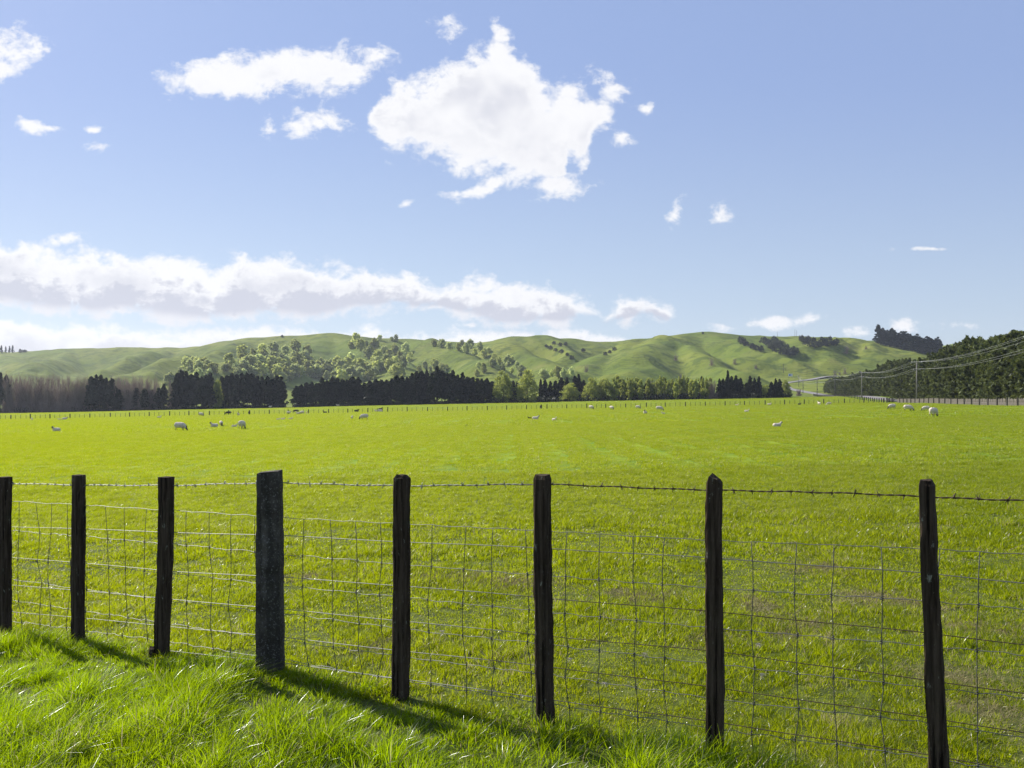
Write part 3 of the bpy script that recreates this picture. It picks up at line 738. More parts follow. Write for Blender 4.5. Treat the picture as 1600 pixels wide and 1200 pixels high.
# ------------------------------------------------------------------ power line
PX = [(-10, 30), (36.5, -8), (71.8, 110), (94, 185), (130, 297), (148, 365), (165, 430), (189, 520)]
PX = [(48, 30), (71.8, 110), (94.0, 185), (130, 296), (148, 365), (165.5, 432), (190, 520), (216, 600)]
def pole_builder(h, mat):
    m = MB(); m.tube([(0, 0, -0.5), (0, 0, h*0.5), (0, 0, h)], [0.17, 0.145, 0.11], 10)
    parts = [('shaft', m.mesh('shaft', mat, True))]
    for z, w in ((h-0.25, 2.3), (h-1.9, 1.5)):
        a = MB(); a.box((0, -0.15, z), (w, 0.10, 0.12))
        if z > h-1: a.tube([(0.6, -.15, z-.05), (0, -.12, z-0.55)], 0.02, 4); a.tube([(-0.6, -.15, z-.05), (0, -.12, z-0.55)], 0.02, 4)
        parts.append(('crossarm', a.mesh('crossarm', mat)))
        for s_ in ((-w/2+.1, -w/6, w/2-.1) if z > h-1 else (-w/2+.1, w/2-.1)):
            q = MB(); q.tube([(s_, -.15, z+.06), (s_, -.15, z+.1), (s_, -.15, z+.16), (s_, -.15, z+.2), (s_, -.15, z+.26)], [0.03, 0.065, 0.045, 0.06, 0.03], 8)
            parts.append(('insulator', q.mesh('insulator', M['ceramic'], True)))
    t_ = MB(); t_.box((0.25, -.1, h*0.42), (0.3, 0.16, 0.55)); parts.append(('cable_box', t_.mesh('cable_box', mat)))
    return parts
PL = {'pale': pole_builder(9.6, M['pole']), 'dark': pole_builder(9.6, M['dark_pole'])}
plab = {1: 'tall power pole at the near end of the paling fence', 2: 'pale grey power pole standing against the hedge behind the palings', 3: 'power pole next beyond the pale one, before the conifer belt',
        4: 'dark power pole where the conifer belt steps lower', 5: 'power pole at the far end of the conifer belt', 6: 'dark power pole in the open gap, nearer the conifer belt', 7: 'dark power pole in the open gap, nearer the pines'}
lines = {}
for i, (x, y) in enumerate(PX):
    if i == 0: z = h1(x, y)
    z = h1(x, y); ang = -0.29
    parts = PL['pale' if i in (1, 2, 3) else 'dark']
    sc = 1.0 if i < 6 else 0.9
    if i > 0:
        e = empty('power_pole', (x, y, z), ang); tag(e, plab[i], 'power pole', 'poles carrying the power line'); e.scale = (1, 1, sc)
        for nm, me in parts: link(nm, me, e)
    ca, sa = math.cos(ang), math.sin(ang); k_ = 0
    for zz_, offs in ((9.6-0.25+.24, (-1.05, -0.38, 1.05)), (9.6-1.9+.24, (-0.65, 0.65))):
        for o_ in offs:
            lines.setdefault(k_, []).append(Vector((x+o_*ca+.15*sa, y+o_*sa-.15*ca, z+zz_*sc))); k_ += 1
lw = ['upper wire strung on the field side of the crossarms', 'upper wire strung next to the pole tops', 'upper wire strung on the hedge side of the crossarms', 'lower wire strung on the field side of the poles', 'lower wire strung on the hedge side of the poles']
for k_, P in lines.items():
    m = MB(); pts = []
    for a, b_ in zip(P[:-1], P[1:]):
        L = (b_-a).length; sag = L*0.011
        for i in range(16):
            t_ = i/16; p = a.lerp(b_, t_); p.z -= 4*sag*t_*(1-t_); pts.append(p)
    pts.append(P[-1])
    rr = [0.010+0.000025*p.y for p in pts]
    m.tube(pts, rr, 4)
    tag(m.build('overhead_wire', M['cable']), lw[k_], 'power line', 'wires of the roadside power line')
# small poles far away on the hill
def hill_pole(px, py, hgt, label, arm=True, y0=560):
    x, y, z = ground_hit(px, py, y0); m = MB(); m.tube([(0, 0, -1), (0, 0, hgt)], [0.22, 0.16], 6)
    if arm: m.box((0, 0, hgt-.6), (2.2, 0.2, 0.22))
    o = m.build('power_pole', M['dark_pole'], loc=(x, y, z)); tag(o, label, 'power pole', 'poles on the hills')
hill_pole(1214.5, 526.5, 6.5, 'short pole on the skyline above the dark scrub groves', False, 850)
hill_pole(1242, 527, 10, 'taller pole of the close pair on the skyline', False, 850)
hill_pole(1244.8, 527, 9, 'shorter pole of the close pair on the skyline', False, 850)
hill_pole(1224, 583, 8, 'lone dark pole on the low slope above the pines', True)
# road sign
sx, sy, sz = ground_hit(1235, 592, 560)
sg = empty('road_sign', (sx, sy, sz)); tag(sg, 'pale rectangular road sign on two posts beside the far road', 'sign')
for s_ in (-1.3, 1.3):
    m = MB(); m.tube([(s_, 0.08, -1), (s_, 0.08, 4.2)], 0.09, 6); m.build('leg', M['dark_pole'], sg)
m = MB(); m.box((0, 0, 3.2), (3.6, 0.08, 2.2)); m.build('board', M['sign_face'], sg)
m = MB(); m.box((-0.5, -0.06, 3.2), (1.4, 0.03, 1.3)); m.build('panel', M['sign_blue'], sg)

# ------------------------------------------------------------------ trees
def leaf_quads(C, size, r, aspect=1.6, up=0.0):
    n = len(C); d = r.normal(size=(n, 3)); d[:, 2] += up; d /= np.linalg.norm(d, axis=1)[:, None]
    e = r.normal(size=(n, 3)); e = np.cross(d, e); e /= np.linalg.norm(e, axis=1)[:, None]
    s_ = size*(0.6+0.8*r.random(n))[:, None]
    a = C-d*s_*0.5*aspect; b_ = C+e*s_*0.5; c = C+d*s_*0.5*aspect; dd = C-e*s_*0.5
    V = np.stack([a, b_, c, dd], 1).reshape(-1, 3); Q = np.arange(4*n).reshape(n, 4)
    return V, Q
def clump_points(cent, rad, per, r, flat=0.7):
    n = len(cent); C = np.repeat(cent, per, 0); Rr = np.repeat(rad, per)
    p = r.normal(size=(len(C), 3)); p /= np.linalg.norm(p, axis=1)[:, None]; p *= (r.random(len(C))**0.45)[:, None]
    p[:, 2] *= flat
    return C+p*Rr[:, None]
def trunk_mb(h, r0, lean=0.0, k=6, fork=0, rr=None, spread=0.25):
    m = MB(); rr = rr or random
    pts = [(lean*z*z/h, 0.02*h*math.sin(z), z) for z in np.linspace(-0.4, h, 6)]
    m.tube(pts, [r0*(1.15-0.95*i/5) for i in range(6)], k)
    for i in range(fork):
        z = h*rr.uniform(0.25, 0.85); a = rr.uniform(0, 6.28); L = h*spread*rr.uniform(.6, 1.2)*(1.1-z/h)
        p = Vector((lean*z*z/h, 0.02*h*math.sin(z), z)); q = p+Vector((math.cos(a)*L, math.sin(a)*L, L*rr.uniform(.4, 1.0)))
        m.tube([p, (p+q)/2+Vector((0, 0, -.05*L)), q], [r0*0.4, r0*0.28, r0*0.1], 4)
    return m
def crown_pine(h, w, seed, low=0.22, n=95, per=34, ls=0.5, mat=None):
    r = np.random.default_rng(seed); zt = r.random(n)**0.85; z = h*(low+(1-low)*zt)
    env = w/2*np.clip((1-zt)**0.52, 0.05, 1)*(0.7+0.5*r.random(n)); env *= np.where(zt < 0.12, 0.8, 1)
    a = r.random(n)*6.283; rr = env*np.sqrt(r.random(n))
    C = np.stack([rr*np.cos(a), rr*np.sin(a), z], 1); C[:, 2] -= 0.15*rr
    rad = (0.5+0.5*r.random(n))*(1.3-1.05*zt)*w/7.0
    P = clump_points(C, rad, per, r, 0.6)
    V, Q = leaf_quads(P, ls, r, 1.9, 0.5); return V, Q
def crown_round(h, w, seed, low=0.15, n=70, per=26, ls=0.5, flat=0.8, top=1.0, hang=0.0, egg=0.5):
    r = np.random.default_rng(seed)
    p = r.normal(size=(n, 3)); p /= np.linalg.norm(p, axis=1)[:, None]; p *= (0.45+0.55*r.random(n)**0.5)[:, None]
    lob = r.normal(size=(5, 3)); lob /= np.linalg.norm(lob, axis=1)[:, None]; p *= (0.72+0.42*np.clip((p @ lob.T).max(axis=1, keepdims=True), 0, 1))*1.02
    cz = h*(low+(1-low)*0.5); C = np.stack([p[:, 0]*w/2*(1-0.25*p[:, 2]*egg*2), p[:, 1]*w/2*(1-0.25*p[:, 2]*egg*2), cz+p[:, 2]*h*(1-low)/2], 1)
    rad = w*(0.10+0.10*r.random(n))
    P = clump_points(C, rad, per, r, flat)
    if hang: P[:, 2] -= hang*np.hypot(P[:, 0], P[:, 1])*r.random(len(P))
    P[:, 2] = np.maximum(P[:, 2], 0.1)
    return leaf_quads(P, ls, r, 1.4, 0.3)
def crown_cypress(h, w, seed):
    """macrocarpa shelterbelt tree: dense to the ground, ragged leaders at the top"""
    r = np.random.default_rng(seed); n = 330; zt = r.random(n)**0.9; z = h*zt*0.95+0.5
    env = w/2*np.where(zt < 0.62, 1.0, np.clip(1-(zt-0.62)/0.44, 0.05, 1)**0.8)*(0.86+0.22*r.random(n))
    a = r.random(n)*6.283; rr = env*(0.62+0.38*r.random(n)); C = np.stack([rr*np.cos(a), rr*np.sin(a), z], 1)
    rad = 0.4+0.7*r.random(n)
    P = [clump_points(C, rad, 42, r, 0.75)]
    for i in range(5):                          # leaders, swept by the wind
        a0 = r.random()*6.283; q = r.random()*w*0.33; zl = h*(0.80+0.1*r.random()); L = h*(0.10+0.12*r.random())
        t_ = r.random(150); cc = np.stack([q*math.cos(a0)+0.35*L*t_, np.full(150, q*math.sin(a0)), zl+L*t_], 1)
        cc[:, :2] += r.normal(size=(150, 2))*(0.55*(1-t_)+0.06)[:, None]; P.append(cc)
    for i in range(46):                         # limbs that stick out of the face
        a0 = r.random()*6.283; z0 = h*(0.08+0.8*r.random()); L = 0.8+1.3*r.random(); e0 = w/2*0.85*(1 if z0 < h*.62 else .7)
        t_ = r.random(60); dr = np.array([math.cos(a0), math.sin(a0), 0.55*r.random()+0.2])
        cc = np.array([e0*math.cos(a0), e0*math.sin(a0), z0])+t_[:, None]*dr*L
        cc += r.normal(size=(60, 3))*(0.28*(1-t_)+0.05)[:, None]; P.append(cc)
    P = np.concatenate(P); P[:, 2] = np.maximum(P[:, 2], 0.1)
    return leaf_quads(P, 0.36, r, 2.0, 0.5)
def crown_bare(h, w, seed, n=1500, weep=0.0, th=0.045):
    r = np.random.default_rng(seed); V = []; 
    starts = []
    for i in range(26):
        a = r.random()*6.283; zb = h*(0.0+0.12*r.random()); L = h*(0.45+0.50*r.random()); sp = w/2*(0.2+0.9*r.random())
        p0 = np.array([0, 0, zb]); p1 = np.array([sp*math.cos(a)*0.62, sp*math.sin(a)*0.62, zb+(L-zb)*0.42]); p2 = np.array([sp*math.cos(a), sp*math.sin(a), L])
        starts.append((p0, p1, p2))
    segs = []
    for (p0, p1, p2) in starts: segs += [(p0, p1, 0.10), (p1, p2, 0.06)]
    for i in range(n):
        p0, p1, p2 = starts[r.integers(len(starts))]; t_ = 0.10+0.9*r.random()
        b_ = p0*(1-t_)**2+2*p1*t_*(1-t_)+p2*t_*t_
        d = np.array([r.normal()*0.33+b_[0]*.06, r.normal()*0.33+b_[1]*.06, 1.0-weep*r.random()]); d /= np.linalg.norm(d); L = h*(0.08+0.14*r.random())
        segs.append((b_, b_+d*L, th))
    for i in range(n//2):
        a = r.random()*6.283; q = w/2*0.95*r.random()**0.5; b_ = np.array([q*math.cos(a), q*math.sin(a), h*0.22*r.random()])
        d = np.array([r.normal()*0.5, r.normal()*0.5, 1.0]); d /= np.linalg.norm(d); segs.append((b_, b_+d*h*(0.08+0.12*r.random()), th*1.3))
    Vl = []
    for (a, b_, tk) in segs:
        d = b_-a; e = np.cross(d, r.normal(size=3)); e /= np.linalg.norm(e); e *= tk/2
        e2 = np.cross(d, e); e2 /= np.linalg.norm(e2); e2 *= tk/2
        Vl += [a-e, a+e, b_+e*0.5, b_-e*0.5, a-e2, a+e2, b_+e2*0.5, b_-e2*0.5]
    V = np.array(Vl); Q = np.arange(len(V)).reshape(-1, 4); return V, Q

KIND = {}
def reg(kind, crown, crown_mat, trunk, bark, merged=False):
    if merged:
        V, Q = crown; tv = np.array(trunk.v); tq = [f if len(f) == 4 else None for f in trunk.f]; tq = np.array([f for f in tq if f])
        V2 = np.concatenate([V, tv]); Q2 = np.concatenate([Q, tq+len(V)])
        me = fast_mesh(kind, V2, Q2, [crown_mat, bark], [0]*len(Q)+[1]*len(tq)); KIND.setdefault(kind, []).append(('m', me))
    else:
        KIND.setdefault(kind, []).append(('p', fast_mesh('crown', crown[0], crown[1], crown_mat), trunk.mesh('trunk', bark, True)))
rr_ = random.Random(9)
for i in range(6): reg('pine', crown_pine(12, 5.6+0.5*(i % 3), 20+i, 0.12+0.06*(i % 3), 135, 34, 0.55), M['pine'], trunk_mb(11, 0.22, 0.02*(i-2), fork=10, rr=rr_), M['bark'])
for i in range(5): reg('cypress', crown_cypress(13.5, 9.0, 40+i), M['cypress'], trunk_mb(11, 0.4, fork=8, rr=rr_), M['bark'])
for i in range(3): reg('willow', crown_round(12, 9, 60+i, 0.0, 120, 34, 0.42, 0.8, hang=0.3), M['willow'], trunk_mb(9, 0.3, fork=12, rr=rr_, spread=.4), M['bark'])
for i in range(4): reg('slender', crown_round(10, 3.2, 70+i, 0.02, 70, 30, 0.36, 1.6, egg=0.2), M['willow'], trunk_mb(9.5, 0.12, fork=6, rr=rr_, spread=.12), M['bark'])
for i in range(5): reg('bare', crown_bare(12, 6.5, 80+i), M['twig'], trunk_mb(6, 0.2, fork=8, rr=rr_, spread=.4), M['pale_bark'])
for i in range(5): reg('poplar', crown_round(10, 6.5, 90+i, 0.02, 60, 22, 0.8, 0.9, egg=0.3), M['poplar'], trunk_mb(8, 0.2, fork=6, rr=rr_), M['pale_bark'], True)
for i in range(4): reg('greypoplar', crown_round(10, 7, 100+i, 0.02, 60, 22, 0.8, 0.9, egg=0.3), M['greypoplar'], trunk_mb(8, 0.2, fork=6, rr=rr_), M['pale_bark'], True)
for i in range(3): reg('scrub', crown_round(8, 9, 110+i, 0.0, 50, 26, 0.6, 0.8), M['scrub'], trunk_mb(5, 0.2, fork=4, rr=rr_), M['bark'], True)
for i in range(3): reg('farpine', crown_pine(20, 7.5, 120+i, 0.10, 80, 26, 0.9), M['pine'], trunk_mb(18, 0.3, fork=5, rr=rr_), M['bark'], True)
for i in range(3): reg('farbare', crown_bare(9, 6, 130+i, 260, th=0.07), M['twig'], trunk_mb(5, 0.2, fork=6, rr=rr_, spread=.4), M['pale_bark'], True)
cnt = {}
def tree(kind, name, x, y, z, hsc, wsc, label, cat, group, rz=None):
    v = KIND[kind]; i = cnt.get(kind, 0); cnt[kind] = i+1; e = v[(i*7+i//3) % len(v)]
    rz = random.uniform(0, 6.28) if rz is None else rz
    if e[0] == 'm':
        o = link(name, e[1], None, (x, y, z-0.15)); o.rotation_euler = (0, 0, rz); o.scale = (wsc, wsc, hsc)
    else:
        o = empty(name, (x, y, z-0.1), rz); o.scale = (wsc, wsc, hsc); link('crown', e[1], o); link('trunk', e[2], o)
    tag(o, label, cat, group); return o
H0 = {'pine': (12, 5.6), 'cypress': (13.5, 9), 'willow': (12, 9), 'slender': (10, 3.2), 'bare': (12, 6.5), 'poplar': (10, 6.5), 'greypoplar': (10, 7), 'scrub': (8, 9), 'farpine': (20, 7.5), 'farbare': (9, 6)}
def row_tree(kind, name, px, top, wpx, label, cat, group, Y=330):
    x = px_x(px, Y); z = h1(x, Y); h = px_z(top, Y)-z; w = wpx*Y/F
    tree(kind, name, x, Y, z, h/H0[kind][0], w/H0[kind][1], label, cat, group)

# -- main shelterbelt, about 330 m away
GD = 'dark pines in the shelterbelt'; GB = 'bare trees in the shelterbelt'; GW = 'spring-green willows in the shelterbelt'
def run(kind, name, xs_, tops, w, lab, cat, group, Y=330, jy=3.6):
    n_ = len(xs_)
    for i, px in enumerate(xs_):
        top = float(np.interp(px, [a for a, b in tops], [b for a, b in tops]))+random.uniform(-jy, jy)-(random.uniform(2, 5) if kind == 'pine' and random.random() < 0.16 else 0)
        l = lab.replace('{o}', ordn(i)); row_tree(kind, name, px, top, w*random.uniform(.82, 1.2), l, cat, group, Y+random.uniform(-5, 5))
run('pine', 'pine_tree', [-24, -12, 1, 10], [(0, 586)], 17, 'dark pine at the field edge beside the bare trees, {o} from the left', 'tree', GD)
run('bare', 'bare_tree', [15, 23, 32, 41, 50, 59, 68, 78, 88, 97, 107, 116, 125, 134, 143], [(10, 583), (50, 587), (100, 588), (145, 588)], 27, 'leafless reddish tree, {o} from the left in the longer bare stretch', 'tree', GB)
run('pine', 'pine_tree', [143, 150, 158, 166, 175], [(140, 586), (150, 584), (180, 592)], 20, '{o} dark pine from the left in the clump between the two bare stretches', 'tree', GD)
run('bare', 'bare_tree', [182, 191, 200, 210, 219, 228, 237, 244], [(180, 589), (245, 593)], 25, 'leafless reddish tree, {o} from the left in the shorter bare stretch', 'tree', GB, 327)
run('pine', 'pine_tree', [186, 199, 213, 226, 238, 248, 256], [(180, 609), (240, 608), (256, 600)], 18, 'low dark pine at the foot of the shorter bare stretch, {o} from the left', 'tree', GD, 323)
row_tree('bare', 'bare_tree', 268, 596, 15, 'narrow bare tree under the pale round poplar', 'tree', GB)
run('pine', 'pine_tree', [277, 284, 291, 299, 307, 315, 322, 329], [(270, 592), (290, 584), (300, 588), (320, 585)], 21, 'dark pine between the pale round poplar and the small willow, {o} from the left', 'tree', GD)
row_tree('willow', 'willow_tree', 339, 594, 16, 'small yellowish willow squeezed among the dark pines', 'tree', GW, 326)
run('pine', 'pine_tree', [330, 347, 354, 362, 370, 378, 386, 394, 402, 410, 418, 426, 433, 439], [(330, 602), (345, 590), (385, 584), (400, 589), (440, 590)], 21, 'dark pine between the small willow and the gap in the row, {o} from the left', 'tree', GD)
run('pine', 'pine_tree', [463, 471, 479, 487, 495, 503, 511, 519, 527, 535, 543, 551, 560, 569, 578, 587, 596, 604, 612, 620, 628, 636, 644, 651, 659, 667, 675, 683, 691, 699, 707, 715, 723, 731, 739, 746, 753, 761, 769], [(460, 601), (490, 600), (505, 592), (560, 592), (570, 598), (585, 595), (610, 591), (640, 588), (650, 580), (675, 581), (690, 579), (720, 584), (745, 590), (770, 596)], 20.5, '{o} dark pine counted rightward from the gap in the tree row', 'tree', GD)
for (px, top, w, l) in ((787, 581, 32, 'large yellow-green willow just beyond the end of the long pine run'), (824, 580, 34, 'tall yellow-green willow second along from the long pine run'), (892, 599, 28, 'low round yellow-green willow in front of dark pines'),
                        (925, 591, 30, 'broad olive-green willow behind the low round one'), (946, 592, 28, 'pale green willow touching the trimmed-looking poplars')):
    row_tree('willow', 'willow_tree', px, top, w, l, 'tree', GW, 328)
run('pine', 'pine_tree', [802, 808, 845, 852, 860, 868, 877, 886, 898, 904, 912, 936], [(800, 596), (845, 593), (860, 594), (895, 590), (905, 589), (936, 604)], 13, 'dark pine among the willows, {o} from the left', 'tree', GD, 334)
run('slender', 'poplar_tree', [960, 964, 969, 974, 979, 984, 989, 995, 1001], [(960, 591), (1000, 592)], 11, 'yellow-green poplar in the dense clump next to the willows, {o} from the left', 'tree', 'slender poplars in the shelterbelt')
run('pine', 'pine_tree', [968, 982, 996, 1009, 1023, 1040, 1074, 1096], [(960, 606), (1009, 597), (1040, 595), (1074, 592), (1096, 592)], 9, 'narrow dark pine behind the slender poplars, {o} from the left', 'tree', GD, 337)
run('slender', 'poplar_tree', [1013, 1020, 1026, 1032, 1038, 1044, 1050, 1056, 1062, 1068, 1074, 1080, 1086, 1092, 1098, 1104, 1110], [(1010, 592), (1110, 589)], 8.5, 'slender yellow-green poplar, {o} from the left in the thin row', 'tree', 'slender poplars in the shelterbelt')
row_tree('bare', 'bare_tree', 1016, 594, 9, 'small rusty bare tree at the start of the thin poplar row', 'tree', GB)
row_tree('bare', 'bare_tree', 1113, 592, 17, 'pinkish bare tree at the end of the thin poplar row', 'tree', GB, 326)
run('pine', 'pine_tree', [1124, 1130, 1137, 1143, 1150, 1157, 1166, 1172, 1179, 1186], [(1120, 594), (1137, 587), (1145, 591), (1155, 590), (1163, 598), (1180, 587), (1190, 594)], 12, 'dark pine in the clump past the poplars, {o} from the left', 'tree', GD)
row_tree('willow', 'willow_tree', 1197, 602, 17, 'dull green bushy willow between the last pine clumps', 'tree', GW)
run('pine', 'pine_tree', [1205, 1212, 1218], [(1205, 595), (1212, 588), (1218, 590)], 11, '{o} pine of the last dark trio beside the road', 'tree', GD)
row_tree('willow', 'willow_tree', 1227, 594, 16, 'last grey-green willow beside the distant road', 'tree', GW)
def undergrowth():
    r = np.random.default_rng(31); n = 5200; px = r.random(n)*1260-25; px = px[(px < 444) | (px > 459)]; n = len(px)
    Y = 331+r.normal(size=n)*2.2; X = (px-800)/F*Y; z = H(X, Y)
    hh = 1.1+1.3*(vnoise(X, Y, 9)+0.5)+np.where((px > 770), 1.2, 0)+np.where(px < 145, 0.8, 0)
    C = np.stack([X, Y, z+hh*0.35], 1); P = clump_points(C, 0.55+0.45*hh*0.6, 7, r, 1.0)
    V, Q = leaf_quads(P, 0.5, r, 1.5, 0.4)
    tag(link('undergrowth', fast_mesh('undergrowth', V, Q, M['scrub'])), 'dark low scrub under the far tree belt', 'undergrowth', None, 'stuff')
undergrowth()
# -- macrocarpa belt along the road
Yc = 128.0; i = 0
seq = []
while Yc < 540:
    seq.append(Yc); Yc += 4.6+Yc*0.004
for i, Y in enumerate(seq):
    x = 86.5+0.30*(Y-110)+random.uniform(-.6, .6); z = h1(x, Y); px = 800+F*x/Y
    top = float(np.interp(px, [1270, 1285, 1300, 1320, 1340, 1358, 1372, 1385, 1400, 1414, 1425, 1440, 1460, 1480, 1492, 1508, 1525, 1540, 1560, 1600, 1700], [604, 598, 592, 588, 583, 581, 573, 568, 563, 561, 565, 560, 552, 542, 535, 533, 530, 523, 521, 515, 500]))
    hh = max(px_z(top, Y)-z, 6.0)
    tree('cypress', 'cypress_tree', x, Y, z, hh/14.6*random.uniform(.96, 1.07), random.uniform(.92, 1.12), 'dense macrocarpa cypress in the roadside belt, %s from the near end' % ordn(i), 'tree', 'macrocarpas in the roadside shelterbelt')

# -- trees on the hills
def scatter(kinds, name, pts, size, labelf, group, cat='tree', y0=430, hw=1.0):
    var = (.86, 1.14) if kinds[0] in ('scrub', 'farpine') else (.62, 1.28)
    pts = sorted(pts)
    for i, (px, py) in enumerate(pts):
        x, y, z = ground_hit(px, py, y0); k_ = kinds[(i*5+i//2) % len(kinds)] if len(kinds) > 1 else kinds[0]
        h = size*1.03*y/F*random.uniform(*var)
        tree(k_, name, x, y, z, h/H0[k_][0], h/H0[k_][0]*hw*random.uniform(.9, 1.1), labelf % ordn(i), cat, group)
def blob(n_, cx, cy, rx, ry, seed, mind=5, ang=0.0):
    r = random.Random(seed); o = []; tries = 0
    while len(o) < n_ and tries < 4000:
        tries += 1; a = r.uniform(0, 6.28); q = math.sqrt(r.random()); u, v = q*rx*math.cos(a), q*ry*math.sin(a)
        p = (cx+u*math.cos(ang)-v*math.sin(ang), cy+u*math.sin(ang)+v*math.cos(ang))
        if all(abs(p[0]-b_[0])+1.6*abs(p[1]-b_[1]) > mind for b_ in o): o.append(p)
    return o
GH = 'pale spring trees on the hillsides'
scatter(['greypoplar'], 'poplar_tree', [(266, 606)], 26, 'pale round grey-green poplar standing above the first bare stretch%.0s', GH)
scatter(['greypoplar', 'poplar'], 'poplar_tree', blob(15, 307, 584, 32, 12, 1, 8), 17, 'pale hillside poplar in the small leftmost clump, %s from the left', GH)
scatter(['greypoplar', 'poplar', 'poplar'], 'poplar_tree', blob(64, 425, 581, 76, 18, 2, 7.5)+[(378, 562), (395, 560), (410, 556), (428, 556), (446, 554), (462, 552), (480, 560)], 18, 'pale poplar in the large hillside wood below the rounded summit, %s from the left', GH)
scatter(['poplar', 'greypoplar'], 'poplar_tree', blob(46, 562, 586, 74, 14, 3, 8), 18, 'pale poplar low on the slope behind the long pine run, %s from the left', GH)
scatter(['poplar', 'greypoplar', 'poplar'], 'poplar_tree', [(548, 545), (556, 541), (563, 548), (572, 545), (578, 552), (585, 549), (592, 558), (600, 553), (575, 560), (590, 566), (608, 561), (617, 556), (625, 562), (634, 556), (640, 565), (618, 571), (630, 574), (605, 570)], 16, 'grey-green poplar climbing the gully toward the skyline, %s from the left', GH)
scatter(['greypoplar'], 'poplar_tree', [(553, 531), (560, 532), (593, 532), (612, 533), (619, 534)], 9, 'small dark-topped tree on the skyline beside the summit, %s from the left', GH, y0=800)
scatter(['poplar', 'greypoplar'], 'poplar_tree', [(655, 583), (664, 576), (672, 584), (680, 577), (690, 585), (697, 578)], 14, 'pale poplar on the ribbed spur above the pines, %s from the left', GH)
scatter(['poplar', 'greypoplar'], 'poplar_tree', [(678, 542), (690, 543), (703, 546), (716, 548), (722, 541), (728, 552), (735, 545), (742, 556), (750, 548), (757, 560), (764, 552), (772, 563), (756, 583), (748, 576), (770, 574), (780, 569), (785, 580), (793, 572), (800, 566), (800, 584), (808, 577), (815, 588), (745, 588)], 15, 'yellowish poplar in the gully between ribbed spur and middle hill, %s from the left', GH)
scatter(['poplar', 'greypoplar'], 'poplar_tree', [(823, 592), (846, 589), (850, 592), (862, 589), (872, 590), (880, 592), (893, 592)], 15, 'thin poplar at the foot of the middle hill, %s from the left', GH)
GR = 'bare trees on the hills'
scatter(['farbare'], 'bare_tree', [(1056, 564), (1112, 572), (1148, 570), (1181, 577), (1063, 592), (1323, 554), (1353, 546), (916, 582)], 13, 'lone bare tree on the open slopes, %s from the left', GR)
scatter(['farbare'], 'bare_tree', [(1312, 586), (1305, 588), (1320, 585)], 11, 'tan bare tree rising behind the conifer belt, %s from the left', GR)
GS = 'dark native scrub trees on the hills'
scatter(['scrub'], 'scrub_tree', [(1157, 534), (1162, 538), (1166, 541), (1176, 545), (1182, 547), (1189, 549)], 9, 'dark scrub tree in the smallest grove, %s from the left', GS, hw=1.0, y0=600)
scatter(['scrub'], 'scrub_tree', [(1194, 537), (1201, 541), (1207, 546), (1210, 536), (1214, 550), (1219, 543), (1223, 555), (1229, 549), (1235, 556), (1241, 554), (1213, 543)], 11, 'dark scrub tree in the grove sloping down beside the poles, %s from the left', GS, hw=1.0, y0=600)
scatter(['scrub'], 'scrub_tree', [(1252, 534), (1258, 539), (1262, 534), (1267, 543), (1272, 536), (1278, 543), (1284, 537), (1290, 541), (1296, 537), (1302, 540), (1307, 538)], 10, 'dark scrub tree in the widest grove below the skyline, %s from the left', GS, hw=1.0, y0=600)
scatter(['farpine'], 'pine_tree', [(1372+3.6*i, 536.5+i*0.75+1.5*(i % 2)) for i in range(28)], 25, 'tall dark pine in the plantation on the right-hand hill, %s from the left', 'plantation pines on the hill', y0=700, hw=1.5)
scatter(['scrub'], 'scrub_bush', [(853, 543), (860, 546), (868, 549), (877, 552), (886, 556), (893, 561), (866, 538), (875, 541), (884, 540), (946, 555), (953, 552), (960, 548), (911, 550)], 6, 'dark bush in the gully of the middle hill, %s from the left', 'gully bushes', 'bush', y0=600)
scatter(['farpine'], 'pine_tree', [(-6, 552), (2, 552), (9, 551.5), (15, 551.5), (20, 551.5)], 11, 'dark pine on the far skyline at the extreme left edge, %s from the left', 'skyline pines', y0=900)
scatter(['scrub'], 'scrub_bush', [(32, 551), (39, 550.5)], 5, 'low dark bush on the skyline right of the pines, %s one', 'skyline bushes', 'bush', y0=900)
scatter(['scrub'], 'scrub_tree', [(441, 527)], 4, 'tiny lone tree on the skyline above the hillside wood%.0s', 'lone skyline trees', y0=850)
scatter(['scrub'], 'scrub_tree', [(1098, 522)], 4, 'tiny lone tree on the highest summit%.0s', 'lone skyline trees', y0=850)
x, y, z = ground_hit(1247, 622, 300)
tree('bare', 'bare_bush', 204*0.83, 470, h1(204*.83, 470), 0.36, 0.5, 'brown bush at the roadside by the dark poles', 'bush', None)

